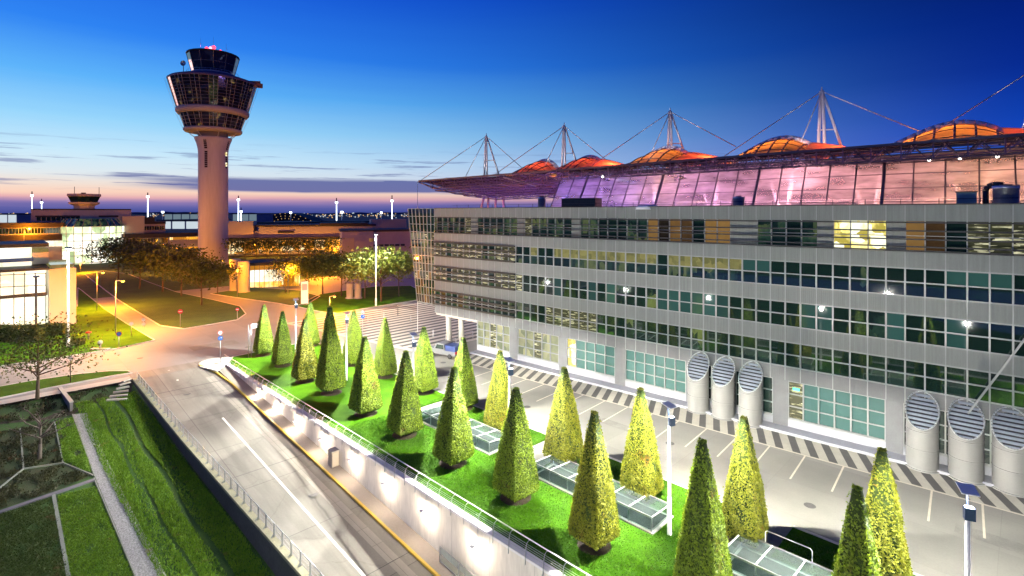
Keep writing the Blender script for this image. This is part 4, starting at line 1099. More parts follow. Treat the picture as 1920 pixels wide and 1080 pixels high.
# ------------------------------------------------------------------ airport control tower
TX, TY = (400 - 960) / FPX * 189.6, 189.6
CT = thing('control_tower', 'tall pale control tower with dark glazed galleries flaring under its cab', 'control tower', (TX, TY, 0), math.radians(30))
CT.scale = (.866, .866, 1)
K = .1951
zt_ = lambda py: H + (HOR - py) * K
MB().lathe([(5.55, 0), (5.55, zt_(288)), (5.7, zt_(280)), (6.2, zt_(270)), (6.9, zt_(262)), (7.0, zt_(259)), (5.8, zt_(258.5))], 40).build('shaft', M['tower'], CT)
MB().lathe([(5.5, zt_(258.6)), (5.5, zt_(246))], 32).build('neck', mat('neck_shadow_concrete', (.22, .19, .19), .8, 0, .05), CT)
for a, wd in ((-118, 1), (-31, 0)):
    ca, sa = math.cos(math.radians(a)), math.sin(math.radians(a))
    sl = MB()
    for k in range(14):
        z = zt_(316) + k * (zt_(262) - zt_(316)) / 14
        rr0 = 5.56 + (.0 if z < zt_(285) else (z - zt_(285)) * .28)
        for q in (-.55, .55):
            pass
        sl.add([(ca * rr0 - sa * -.6, sa * rr0 + ca * -.6, z), (ca * rr0 - sa * .6, sa * rr0 + ca * .6, z), (ca * (rr0 + .05) - sa * .6, sa * (rr0 + .05) + ca * .6, z + .62), (ca * (rr0 + .05) - sa * -.6, sa * (rr0 + .05) + ca * -.6, z + .62)],
               [(0, 1, 2, 3)], 1 if (not wd and k in (1, 2, 6, 7)) else 0)
    sl.build('slit_window', [M['dark'], M['pbright']], CT)
bk = MB()
for k in range(14):
    a = 2 * PI * k / 14
    if k % 2: bk.bar((6.9 * math.cos(a), 6.9 * math.sin(a), zt_(259)), (9.6 * math.cos(a), 9.6 * math.sin(a), zt_(249)), .22)
bk.build('bracket', M['tower'], CT)
MB().lathe([(5.6, zt_(249.5)), (10.4, zt_(249.5)), (10.9, zt_(247)), (10.9, zt_(244)), (10.4, zt_(243))], 40, capb=True).build('ring_beam', mat('ring_beam_render', (.44, .40, .38), .7, 0, .06), CT)
def gallery(name, r0, z0, r1, z1, n, rows, m):
    fr_ = MB(); gl_ = MB()
    for i in range(n):
        a, b = 2 * PI * i / n, 2 * PI * (i + 1) / n
        P = lambda an, f: ((r0 + (r1 - r0) * f) * math.cos(an), (r0 + (r1 - r0) * f) * math.sin(an), z0 + (z1 - z0) * f)
        fr_.bar(P(a, 0), P(a, 1), .16, .2)
        for j in range(1, rows): fr_.bar(P(a, j / rows), P(b, j / rows), .09, .1)
        gl_.quad(P(a, 0), P(b, 0), P(b, 1), P(a, 1))
    o = fr_.build(name, mat('gallery_mullion', (.30, .27, .26), .5, .3, .1) if 'm_gal' not in M else M['m_gal'], CT)
    gl_.build('glazing', M[m], o)
    return o
gallery('lower_gallery', 10.3, zt_(243), 12.0, zt_(219), 26, 4, 'ptower')
MB().lathe([(9.5, zt_(219)), (12.8, zt_(218.5)), (13.6, zt_(214)), (13.6, zt_(209)), (13.2, zt_(207))], 40, capb=True).build('ring_beam', mat('ring_beam_render', (.44, .40, .40), .7, 0, .06), CT)
gallery('main_gallery', 13.2, zt_(207), 16.3, zt_(158), 30, 9, 'ptower')
MB().lathe([(16.4, zt_(158)), (16.6, zt_(155.5)), (15.9, zt_(153)), (9.2, zt_(143)), (8.0, zt_(142))], 40).build('gallery_roof', mat('violet_grey_roof', (.16, .13, .22), .6, .2, .1), CT)
rail_ = MB()
for i in range(30):
    a, b = 2 * PI * i / 30, 2 * PI * (i + 1) / 30
    rail_.bar((9.6 * math.cos(a), 9.6 * math.sin(a), zt_(145)), (9.6 * math.cos(a), 9.6 * math.sin(a), zt_(138)), .07).bar((9.6 * math.cos(a), 9.6 * math.sin(a), zt_(138)), (9.6 * math.cos(b), 9.6 * math.sin(b), zt_(138)), .07)
rail_.build('gallery_rail', M['steel'], CT)
cb_ = MB()
for i in range(16):
    a, b = 2 * PI * i / 16, 2 * PI * (i + 1) / 16
    cb_.tube((13.4 * math.cos(a), 13.4 * math.sin(a), zt_(212)), (17.2 * math.cos(a), 17.2 * math.sin(a), zt_(157)), .05, n=5).tube((10.7 * math.cos(a), 10.7 * math.sin(a), zt_(246)), (13.2 * math.cos(a), 13.2 * math.sin(a), zt_(219)), .05, n=5)
cb_.build('cleaning_rail', M['white'], CT)
gallery('cab', 7.9, zt_(139), 9.7, zt_(107), 12, 2, 'pcab')
MB().lathe([(8.0, zt_(142.5)), (8.0, zt_(139))], 24).build('cab_sill', M['tower'], CT)
MB().lathe([(9.8, zt_(107)), (10.0, zt_(106)), (9.8, zt_(104)), (4, zt_(101.5))], 24, capb=True).build('cab_roof', M['dark'], CT)
for x, y, h in ((-4.5, -3, 17), (4.8, 2, 19), (0, 0, 24)): MB().tube((x, y, zt_(102)), (x, y, zt_(102) + h * K * 1.35), .07, .03, 6).build('antenna', M['steel'], CT)
MB().lathe([(.7, zt_(102)), (.6, zt_(95)), (.15, zt_(92))], 10).build('beacon_housing', M['dark'], CT)
for x, y, z in ((-2.4, -1.6, 95), (2.6, -.6, 96), (-.5, -2.6, 94), (0.2, -.8, 90)): MB().sphere((x, y, zt_(z)), .72, 8).build('warning_light', M['g_pink'], CT)
MB().sphere((-1.0, -3.0, zt_(95)), .62, 8).build('warning_light', M['g_pinkw'], CT)
LIGHTS.append(((TX, TY - 4, zt_(92)), 'POINT', (1, .15, .4), 900, 0, .5))
dd = MB().lathe([(.1, 0), (.7, .12), (1.0, .4)], 16, capt=False).mesh('dish', [M['steel']])
o = obj('radar_dish', dd, CT, (-10.5, -4.5, zt_(131))); o.rotation_euler = (math.radians(80), 0, math.radians(-15)); MB().tube((-10.5, -4.3, zt_(146)), (-10.5, -4.3, zt_(132)), .12).build('dish_post', M['dark'], CT)
cr = MB().box(13.0, 18.4, -6.4, -4.2, zt_(160), zt_(153)).bar((11, -5, zt_(152)), (17.6, -5.2, zt_(150)), .5, .9); cr.build('service_crane', mat('rusty_crane_paint', (.22, .11, .09), .7, .1, .15), CT)
# ------------------------------------------------------------------ background buildings
def pxbox(mb, F, p0, p1, y, dep, pt, pb, mi=0, z0=None):
    xa, xb = F.px(p0, y), F.px(p1, y); xm = (xa + xb) / 2
    mb.box(xa, xb, y, y + dep, F.z(xm, y, pb) if z0 is None else z0, F.z(xm, y, pt), mi)
def part(name, m, parent, F, *rects, **kw):
    b = MB()
    for r in rects: pxbox(b, F, *r)
    return b.build(name, M[m] if isinstance(m, str) else m, parent)
def winrow(parent, F, p0, p1, y, pt, pb, n, m, fr='frame', gap=.18):
    xa, xb = F.px(p0, y), F.px(p1, y); xm = (xa + xb) / 2; z0, z1 = F.z(xm, y, pb), F.z(xm, y, pt); w = (xb - xa) / n
    me = MB().quad((gap * w / 2, -.04, z0), (w - gap * w / 2, -.04, z0), (w - gap * w / 2, -.04, z1), (gap * w / 2, -.04, z1)).mesh('window', [M[m]])
    for i in range(n): obj('window', me, parent, (xa + i * w, y - .02, 0))

# old terminal with its own small tower cab
B = thing('terminal_building', 'pale terminal with a glowing octagonal glass entrance and a squat tower cab on top', 'terminal', frame=FT)
part('wall', 'terrp', B, FT, (58, 246, 6, 20, 394, 520, 0, 0))
part('roof_storey', 'beige', B, FT, (229, 271, 3, 14, 405, 520, 0, 0))
part('roof', 'roofd', B, FT, (66, 150, 5.8, 1, 404, 407), (185, 222, 5.8, 1, 404, 407), (58, 246, 6, 20, 391.5, 394))
winrow(B, FT, 68, 150, 5.9, 407, 414, 9, 'pdark')
a = MB(); cx = FT.px(172, 2); Za = lambda py: FT.z(cx, 0, py)
for r0, z0, r1, z1, nm in ((9.9, 0, 9.9, Za(437), 0), (10.4, Za(437), 10.4, Za(424), 0), (10.4, Za(424), 8.2, Za(410), 1)):
    a.lathe([(r0, z0), (r1, z1)], 12, cx, 3, nm, False, True)
ao = a.build('glass_entrance', [M['atrium'], M['pdim']], B)
fr_ = MB()
for i in range(24):
    an = 2 * PI * i / 24; c, s = math.cos(an), math.sin(an)
    fr_.bar((cx + 10 * c, 3 + 10 * s, 0), (cx + 10.5 * c, 3 + 10.5 * s, Za(424)), .18).bar((cx + 10.5 * c, 3 + 10.5 * s, Za(424)), (cx + 8.3 * c, 3 + 8.3 * s, Za(410)), .2)
    b = 2 * PI * (i + 1) / 24
    for z, r in ((Za(490), 10.05), (Za(477), 10.05), (Za(463), 10.05), (Za(450), 10.05), (Za(437), 10.5), (Za(424), 10.5)): fr_.bar((cx + r * c, 3 + r * s, z), (cx + r * math.cos(b), 3 + r * math.sin(b), z), .22)
fr_.build('glazing_bar', M['frame'], ao)
cbx = FT.px(158, 8)
ZC = lambda py: FT.z(cbx, 8, py)
MB().lathe([(3.5, ZC(396)), (3.5, ZC(386)), (5.2, ZC(382)), (5.2, ZC(379))], 8, cbx, 10, 0, False, a0=PI / 8).build('cab_base', M['beige'], B)
MB().lathe([(4.4, ZC(379)), (5.4, ZC(368.5))], 8, cbx, 10, 0, False, a0=PI / 8).build('cab_window', M['pdark'], B)
MB().lathe([(5.4, ZC(368.5)), (5.7, ZC(367.5)), (5.6, ZC(363.5))], 8, cbx, 10, 0, False, a0=PI / 8, capb=True).build('cab_roof', M['terrp'], B)
MB().tube((cbx - 3, 10, ZC(364)), (cbx - 3, 10, ZC(350)), .09).tube((cbx + 4.6, 10, ZC(364)), (cbx + 4.6, 10, ZC(350)), .09).box(cbx - 1, cbx + .5, 9, 10, ZC(364), ZC(361)).build('antenna', M['dark'], B)
# long wing on the far left
B = thing('office_wing', 'long low wing with dark roofs and two bright window bands at the left picture edge', 'building', frame=FT)
part('wall', 'terr', B, FT, (-60, 118, -2, 10, 426, 520, 0, 0))
part('roof', 'roofd', B, FT, (-60, 121, -2.6, 11, 418, 427), (-60, 116, -4, 3, 441, 452))
winrow(B, FT, -40, 116, -2.02, 428, 438, 26, 'pdim'); winrow(B, FT, -40, 118, -4.02, 453, 464, 20, 'hallw', gap=.08)
# hangar-like block right of it, long curved wing
B = thing('terminal_wing', 'low terminal wing with a dark roof and amber windows behind the control tower', 'terminal', frame=FT)
part('wall', 'terr', B, FT, (232, 470, 2, 14, 443, 520, 0, 0)); part('roof', 'roofd', B, FT, (228, 470, .5, 16, 436, 444))
winrow(B, FT, 236, 315, 1.95, 447, 456, 14, 'pdark'); winrow(B, FT, 318, 380, 1.95, 443.5, 449, 16, 'arcade', gap=.1)
part('arcade_front', 'arcade', B, FT, (290, 470, 1.5, .4, 462, 478))
B = thing('gate_house', 'small pavilion with a stepped dark roof and a row of narrow windows', 'building', frame=FT)
part('wall', 'beige', B, FT, (268, 310, 10, 10, 417, 500, 0, 0)); part('roof', 'roofd', B, FT, (267, 290, 9.5, 11, 407, 417), (266, 311, 9.7, 11, 415, 420)); winrow(B, FT, 270, 308, 9.95, 424, 431, 8, 'pdark')
# white glowing pavilion near left
FG = GAR
tF = -43.0
def gm(px): # m of a sight line on plane t = tF
    r = (px - 960) / FPX; o = FG.w(tF, 0); return (r * o[1] - o[0]) / (FG.b.x - r * FG.b.y)
B = thing('glass_pavilion', 'dazzling white lit glass building with a plain cream stair block', 'building', frame=GAR)
zp = lambda px, py: zat(FG.w(tF, gm(px))[1], py)
def gbox(name, m, p0, p1, pt, pb, t0, t1, z0=None):
    a_, b_ = gm(p0), gm(p1); c_ = (p0 + p1) / 2
    return MB().box(t0, t1, a_, b_, zp(c_, pb) if z0 is None else z0, zp(c_, pt)).build(name, M[m], B)
gbox('stair_block', 'beige', 92, 143, 503, 600, tF - 12, tF, 0)
gbox('parapet_glass', 'polive', 95, 139, 496, 503, tF - 12, tF - .3)
gbox('lower_hall', 'hallw', -120, 86, 512, 556, tF - 14, tF)
gbox('roof_slab', 'louv', -120, 92, 507, 511.5, tF - 14, tF + .6)
gbox('floor_slab', 'louv', -120, 88, 556, 562, tF - 14, tF + .3)
gbox('ground_hall', 'hallw', -120, 90, 564, 606, tF - 14, tF - 1, 0)
gbox('upper_hall', 'hallw', -120, 62, 466, 506, tF - 16, tF - 4)
gbox('sign_band', 'blue', -120, 65, 490, 497, tF - 16, tF - 3.4)
gbox('stair_block', 'beige', 62, 97, 477, 500, tF - 16, tF - 6)
gbox('roof_slab', 'louv', -120, 95, 461, 468, tF - 17, tF - 3.6)
gbox('upper_hall', 'polive', 62, 96, 470, 476, tF - 16, tF - 5.5)
fr_ = MB()
for px in (-40, -20, 0, 26, 46, 66, 86):
    m = gm(px); fr_.bar((tF + .05, m, 0), (tF + .05, m, zp(px, 511)), .10)
for py in (513, 535, 555): fr_.bar((tF + .06, gm(-120), zp(0, py)), (tF + .06, gm(86), zp(80, py)), .10)
fr_.build('glazing_bar', M['dark'], B)
cp = MB()
for px in (100, 126): pass
# mid distance buildings right of the tower
B = thing('departures_building', 'long pale building with a sodium lit arcade between the control tower and the offices', 'terminal', frame=FM)
part('wall', 'terr', B, FM, (474, 800, 10, 22, 432, 520, 0, 0)); part('upper_wall', 'terrp', B, FM, (485, 700, 9, 20, 424, 446))
part('roof', 'roofd', B, FM, (380, 800, 7, 20, 444, 449), (478, 705, 8, 22, 421, 424.5), (600, 690, 7, 20, 418, 421))
part('roof_block', 'beige', B, FM, (384, 475, 9, 14, 415, 446)); part('roof_block', 'beige', B, FM, (696, 762, 10, 10, 411, 446)); part('roof_vent', 'dark', B, FM, (521, 551, 8.6, .3, 433, 437), (640, 665, 8.6, .3, 430, 433))
part('arcade_front', 'arcade', B, FM, (430, 644, 8.5, .4, 449, 470))
part('sunshade', 'roofd', B, FM, (430, 600, 3, 5, 478, 482))
for px in range(432, 640, 13): part('arcade_pier', 'terr', B, FM, (px, px + 2, 7.9, .5, 449, 520, 0, 0))
B = thing('foyer_pavilion', 'glowing yellow glass foyer behind concrete pillars at the tower foot', 'pavilion', frame=FM)
part('glass_front', 'arcade', B, FM, (465, 560, -98, 8, 497, 540, 0, 0)); part('bright_front', 'hallw', B, FM, (466, 528, -98.2, .1, 506, 528)); part('roof', 'roofd', B, FM, (460, 600, -99, 10, 491, 496.5))
for px in range(468, 560, 9): part('mullion', 'dark', B, FM, (px, px + .8, -98.3, .1, 497, 540, 0, 0))
B = thing('mauve_building', 'mauve flat roofed block with a lit corner beside the glazed office end', 'building', frame=FM)
part('wall', 'terrp', B, FM, (641, 700, -30, 22, 434, 520, 0, 0), (700, 790, -26, 20, 434, 520, 0, 0)); part('roof', 'roofd', B, FM, (638, 702, -30.5, 23, 431.5, 434), (700, 790, -26.5, 20, 430, 434))
part('side_panel', 'beige', B, FM, (641, 664, -30.3, .2, 446, 500)); winrow(B, FM, 692, 700, -30.1, 447, 453, 2, 'pamber'); winrow(B, FM, 668, 760, -30.1 + 4, 458, 462, 9, 'pdark')
# concrete silos at the tower foot
for px, py, top, r, lb in ((441, 545, 487, 3.0, 'tall pale concrete cylinder right against the control tower foot'), (457, 548, 491, 3.0, 'concrete cylinder in front of the yellow foyer, right of its taller twin')):
    X, Y = W(px, py); t = thing('concrete_cylinder', lb, 'pillar', (X, Y, 0), 0, 'pillars at the tower foot')
    MB().lathe([(1.3, 0), (1.3, zat(Y, top)), (1.1, zat(Y, top) + .2)], 18).build('drum', M['conc'], t); MB().lathe([(1.4, 0), (1.4, .3)], 18).build('base', M['conc'], t)
for px, lb in ((656, 'left of two stout pale pillars below the bright green tree'), (671, 'right of two stout pale pillars below the bright green tree')):
    X, Y = W(px, 560); t = thing('stone_pillar', lb, 'pillar', (X, Y, 0), 0, 'stout pillars on the far lawn')
    MB().lathe([(.75, 0), (.75, zat(Y, 532)), (.6, zat(Y, 531))], 14).build('shaft', M['conc'], t); MB().lathe([(.95, 0), (.95, .3)], 14).build('base', M['conc'], t)
# far airfield structures
def far(name, label, cat, p0, p1, Y, pt, m, roof='roofd', dep=60, pb=None):
    X0, X1 = (p0 - 960) / FPX * Y, (p1 - 960) / FPX * Y
    t = thing(name, label, cat, ((X0 + X1) / 2, Y, 0)); w = (X1 - X0) / 2; z1 = zat(Y, pt)
    MB().box(-w, w, 0, dep, 0, z1).build('wall', M['terrp'], t); MB().box(-w - 1, w + 1, -1, dep + 1, z1, z1 + 1.2).build('roof', M[roof], t)
    z0 = zat(Y, pb) if pb else z1 * .15
    b = MB(); n = max(2, int(w / 6))
    for i in range(n): b.quad((-w + 2 * w * (i + .06) / n, -.3, z0), (-w + 2 * w * (i + .94) / n, -.3, z0), (-w + 2 * w * (i + .94) / n, -.3, z1 - .8), (-w + 2 * w * (i + .06) / n, -.3, z1 - .8))
    b.build('lit_front', M[m], t)
    return t
far('hangar', 'bright low hangar on the airfield between the terminal and the control tower', 'hangar', 308, 372, 900, 401, 'hangar')
far('hangar', 'dim lit apron hall left of the control tower, below the bright hangar', 'hangar', 296, 374, 560, 414, 'g_far')
far('hangar', 'white hangar just right of the control tower shaft', 'hangar', 436, 482, 900, 401, 'hangar')
far('hangar', 'bright white hangar at the far left picture edge', 'hangar', -20, 32, 800, 402, 'g_far')
far('apron_hall', 'long thin bright apron roof right of the control tower', 'apron hall', 476, 560, 420, 419.5, 'g_far', pb=421.5)
far('apron_hall', 'thin bright curved apron roof before the far amber lights', 'apron hall', 605, 676, 420, 417.8, 'g_far', pb=420)
# arched roof with strings of lights
Y = 1000; X0 = (535 - 960) / FPX * Y
t = thing('arched_hall', 'distant dark arched hall dotted with rows of lamps', 'hall', (X0, Y, 0))
b = MB(); pr_ = [(-56, 0)] + [(-56 + 112 * i / 16, 1 + 17 * math.sin(PI * i / 16)) for i in range(17)] + [(56, 0)]
n = len(pr_); b.add([(x, yy, z) for yy in (0, 60) for x, z in pr_], [(i, i + 1, n + i + 1, n + i) for i in range(n - 1)] + [tuple(range(n))], 0); b.build('shell', M['roofd'], t)
lm = MB().box(-.5, .5, -.4, .0, -.5, .5).mesh('roof_lamp', [M['g_faro']])
for row, (sc_, k) in enumerate(((1.0, 11), (.72, 9), (.45, 7))):
    for i in range(k):
        fu = (i + .5) / k; obj('roof_lamp', lm, t, (-54 * sc_ + 108 * sc_ * fu, -.5, (1 + 16 * math.sin(PI * fu)) * (1 - .28 * row)))
MB().bar((-100, -1, 2), (-40, -1, 15), 1.6).build('ramp_roof', M['white'], t)
# rows of far lights
fl = MB(); r5 = random.Random(5)
for k in range(260):
    Y = r5.uniform(1500, 2600); px = r5.choice([r5.uniform(560, 770), r5.uniform(-10, 60), r5.uniform(280, 380), r5.uniform(560, 770)])
    fl.sphere(((px - 960) / FPX * Y, Y, r5.choice([r5.uniform(2, 9), r5.uniform(0, 16)])), Y * r5.uniform(.0004, .0012), 4, r5.choice([0, 1, 1]))
kind(fl.build('airfield_lights', [M['g_far'], M['g_faro']]), 'stuff')
# low wooded rise on the horizon
hz = MB(); n = 160; r6 = random.Random(9); top = [(-7000 + 14000 * i / n, 5200 - 900 * abs(i / n - .5), 6 + 9 * r6.random() + 12 * math.sin(i * .11) ** 2) for i in range(n + 1)]
hz.add([(x, y, -1) for x, y, z in top] + top + [(x * 1.06, y + 500, -1) for x, y, z in top], [(i, i + 1, n + 2 + i, n + 1 + i) for i in range(n)] + [(n + 1 + i, n + 2 + i, 2 * n + 3 + i, 2 * n + 2 + i) for i in range(n)])
kind(hz.build('horizon_hills', mat('hazy_far_woods', (.10, .12, .26), .95, 0, .3, .002, .01)), 'structure')  # bluish dusk haze is put into the colour of the woods
# apron floodlight masts
for px, top, base, Y, lb in ((60, 366, 398, 620, 'leftmost of the apron floodlight masts, beside a shorter one'), (78, 379, 396, 700, 'short floodlight mast second from the left picture edge'), (277, 368, 408, 620, 'tall floodlight mast between the terminal and the control tower'),
                             (305, 397, 410, 640, 'short floodlight mast in front of the bright hangar'), (447, 374, 412, 600, 'tall floodlight mast next to the control tower shaft'), (452, 396, 410, 640, 'short floodlight mast next to the white hangar'),
                             (545, 398, 414, 640, 'short floodlight mast before the arched hall'), (631, 379, 416, 560, 'tall floodlight mast right of the arched hall'), (641, 397, 416, 560, 'short floodlight mast close beside a tall one'),
                             (715, 398, 408, 700, 'short floodlight mast among the far amber lights'), (735, 376, 410, 560, 'tall floodlight mast with a red lamp next to the glazed office end')):
    X = (px - 960) / FPX * Y; z = zat(Y, top)
    t = thing('floodlight_mast', lb, 'floodlight mast', (X, Y, 0), 0, 'floodlight masts on the airfield')
    MB().tube((0, 0, 0), (0, 0, z), .5, .3, 6).build('mast', M['g_blue'] if z > 20 else M['white'], t)  # tall shafts glow too, lamp light put into the mast material
    hb = MB(); hb.box(-1.2, 1.2, -.7, .7, z - 1.4, z + .6); hb.build('lamp_head', M['g_blue'], t)
    if z > 20: MB().tube((0, 0, z + .6), (0, 0, z + 4.5), .6, .5, 6).build('head_frame', M['dark'], t)
    if px == 735: MB().sphere((0, 0, z + 5), .7, 5).build('warning_light', M['red'], t)

# ------------------------------------------------------------------ trees
def tree_mesh(seed, h, r, nleaf, leaf, trunk=.3, gap=.55, bare=False, crown0=.3):
    R = np.random.RandomState(seed); tb = MB(); tips = []
    h0 = h * crown0
    tb.tube((0, 0, 0), (.05, .03, h0), trunk * .5, trunk * .36, 8)
    tb.tube((.05, .03, h0), (.1, 0, h * .72), trunk * .36, trunk * .12, 7)
    for k in range(11):
        a = k * 2.4 + R.rand() * .6; z0 = h0 * (.85 + R.rand() * .5) + k * .03 * h; ln = r * (.75 + .35 * R.rand()) * (1 - .25 * k / 11)
        p = Vector((.06, .02, min(z0, h * .7))); q = p + Vector((math.cos(a) * ln * .6, math.sin(a) * ln * .6, h * (.10 + .12 * R.rand())))
        e = q + Vector((math.cos(a + .3) * ln * .4, math.sin(a + .3) * ln * .4, h * (.04 + .14 * R.rand())))
        tb.tube(p, q, trunk * .2, trunk * .11, 6).tube(q, e, trunk * .11, trunk * .04, 5)
        for w in range(4):
            f = (q if w % 2 else (q + e) / 2); d = Vector((R.normal(0, 1), R.normal(0, 1), abs(R.normal(0, .7)))).normalized() * ln * .45
            tb.tube(f, f + d, trunk * .06, trunk * .02, 4); tips.append(f + d)
        tips += [e, q]
    for k in range(10):
        a = R.rand() * 6.3; d = r * .5 * math.sqrt(R.rand()); tips.append(Vector((math.cos(a) * d, math.sin(a) * d, h * (.72 + .2 * R.rand()))))
    tm = tb.mesh('trunk', [M['bark']])
    if bare: return tm, None
    T = np.array([tuple(t) for t in tips]); idx = R.randint(0, len(T), nleaf)
    sp = r * .26
    P = T[idx] + R.normal(0, 1, (nleaf, 3)) * sp * np.array([1, 1, .7])
    P[:, 2] = np.clip(P[:, 2], h0 * .75, h * 1.02)
    Nn = R.normal(0, 1, (nleaf, 3)) + (0, 0, .5); Nn /= np.linalg.norm(Nn, axis=1)[:, None]
    return tm, leaf_mesh(P, Nn, R.uniform(.6, 1.4, nleaf) * leaf, R)
TREES = []; SPARSE = tree_mesh(9, 9, 3.6, 750, .30, .3, crown0=.42)
for sd in (1, 2, 3): TREES.append(tree_mesh(sd, 9, 4.2, 2300, .27))
TREES.append(SPARSE)
tmesh = [(tm, {m: leaves_to_mesh('crown', V, M[m]) for m in ('leafd', 'leafg')}) for tm, V in TREES]
def tree(px, py, top, var, m, label, group, sw=1.0):
    X, Y = W(px, py); h = zat(Y, top); s = h / 9
    t = thing('tree', label, 'tree', (X, Y, .08), rnd.random() * 6, group)
    tm, cm = tmesh[var]; o = obj('trunk', tm, t); c = obj('crown', cm[m], t)
    for q in (o, c): q.scale = (s * sw, s * sw, s)
G1, G2, G3 = 'trees on the island lawn', 'trees beyond the square', 'small trees before the arcade'
for i, (px, py, top, v, lb) in enumerate([
        (378, 573, 486, 0, 'dark tree nearest the tip of the island lawn, its trunk seen against the orange road'), (340, 556, 470, 1, 'dark tree on the island lawn, second from its tip'), (305, 548, 463, 2, 'dark tree on the island lawn, third from its tip'),
        (262, 542, 460, 0, 'dark tree on the island lawn nearest to the orange road kerb'), (222, 524, 449, 1, 'dark tree at the far left end of the island lawn'), (250, 515, 452, 2, 'dark tree at the back of the island lawn before the glass entrance'),
        (290, 518, 458, 1, 'dark tree at the back middle of the island lawn'), (335, 528, 466, 0, 'dark tree at the back of the island lawn, left of the tower shaft'), (408, 552, 496, 2, 'dark tree just in front of the control tower foot')]):
    tree(px, py, top, v, 'leafd', lb, G1, 1.15)
for px, py, top, v, m, lb, sw in [(715, 566, 467, 0, 'leafg', 'bright green spreading tree lit by the tall white lamp post', 1.25), (748, 556, 476, 2, 'leafg', 'bright green tree close to the glazed office end', 1.0), (684, 560, 478, 1, 'leafg', 'yellow green tree above the two stout pillars', 1.0), (640, 556, 476, 1, 'leafd', 'dark tree left of the two stout pillars', 1.0),
                              (605, 553, 472, 2, 'leafd', 'dark tree behind the tall sign panel', 1.0), (575, 552, 482, 0, 'leafd', 'slim dark tree left behind the tall sign panel', .8), (535, 550, 484, 1, 'leafd', 'small dark tree before the yellow foyer', .75)]:
    tree(px, py, top, v, m, lb, G2, sw)
for k in range(10):
    tree(440 + 20 * k, 508, 449 + (k % 3), 3, 'leafd', '%s small tree from the tower in the row before the arcade' % ordn[k].capitalize(), G3, .8)
# near tree on the verge at the far left, and a bare shrub below it
tm, V = tree_mesh(14, 8.3, 4.3, 3000, .15, .36, crown0=.24)
X, Y = W(70, 748); t = thing('tree', 'thinly leaved young tree on the grass verge at the left picture edge', 'tree', (X, Y, .0)); obj('trunk', tm, t); obj('crown', leaves_to_mesh('crown', V, M['leafd']), t)
tm, _ = tree_mesh(23, 4.6, 2.4, 10, .1, .32, bare=True, crown0=.3)
p = SG(74, 862); t = thing('bare_shrub', 'leafless pale shrub with forking branches in the dark flower bed', 'shrub', GAR.w(p[0], p[1], grass_z(p[0]))); o = obj('branches', tm, t); o.data.materials[0] = M['barkl']
# hedges on the left lawn
def hedge(px0, px1, py, hh, wd, label, m='leafd'):
    X0, Y0 = W(px0, py); X1, Y1 = W(px1, py); L_ = math.hypot(X1 - X0, Y1 - Y0); an = math.atan2(Y1 - Y0, X1 - X0)
    t = thing('hedge', label, 'hedge', (X0, Y0, .05), an)
    n = int(L_ * hh * 420); R = np.random.RandomState(int(px0) + 105)
    P = np.stack([R.uniform(0, L_, n), R.uniform(-wd / 2, wd / 2, n), R.uniform(.05, hh, n)], 1); f = R.randint(0, 3, n)
    P[f == 0, 1] = -wd / 2; P[f == 1, 2] = hh; P += R.normal(0, .06, (n, 3)); Nn = R.normal(0, 1, (n, 3)); Nn /= np.linalg.norm(Nn, axis=1)[:, None]
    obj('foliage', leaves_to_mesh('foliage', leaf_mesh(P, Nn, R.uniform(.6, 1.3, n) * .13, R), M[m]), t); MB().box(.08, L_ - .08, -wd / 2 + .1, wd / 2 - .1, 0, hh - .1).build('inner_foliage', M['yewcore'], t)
hedge(-40, 78, 640, 2.2, 2.0, 'big dark clipped hedge before the white lit pavilion')
hedge(80, 126, 628, 1.6, 1.6, 'brown green hedge stub left of the tall lamp pole')
hedge(126, 155, 648, .8, 1.4, 'low dark hedge right of the tall lamp pole')
hedge(35, 62, 612, 3.0, 2.2, 'round dark bush against the white lit pavilion')

# tufts of rough grass on the sunken lawn
R = np.random.RandomState(4); n = 85000
tt_ = R.uniform(3, 48, n); mm_ = R.uniform(0, 1, n); fm_ = np.array([fence_m(x) for x in tt_])
gm_ = fm_ - .55 - mm_ * (5.2 + 0 * tt_)
row = np.sin(gm_ * 2.6 + tt_ * .06) ; keepm = (R.rand(n) < (.35 + .65 * (row > -.55))) & (np.abs(fm_ - gm_ - 2.5 - .12 * np.sin(tt_ * .5)) > .2) & (np.abs(fm_ - gm_ - 4.1 - .1 * np.sin(tt_ * .7)) > .12); tt_, gm_ = tt_[keepm], gm_[keepm]; n = len(tt_)
zz = -.25 - .112 * tt_; P = np.stack([tt_, gm_, zz], 1); hgt = R.uniform(.05, .20, n); an = R.uniform(0, 6.28, n)
D = np.stack([np.cos(an), np.sin(an), np.zeros(n)], 1) * .035; tipv = P + np.stack([R.normal(0, .06, n), R.normal(0, .06, n), hgt], 1)
V = np.stack([P - D, P + D, tipv + D * .3, tipv - D * .3], 1).reshape(-1, 3)
o = obj('grass', leaves_to_mesh('grass', V, M['grassb'])); o.location = GAR.o; o.rotation_euler.z = GAR.r; kind(o, 'stuff')

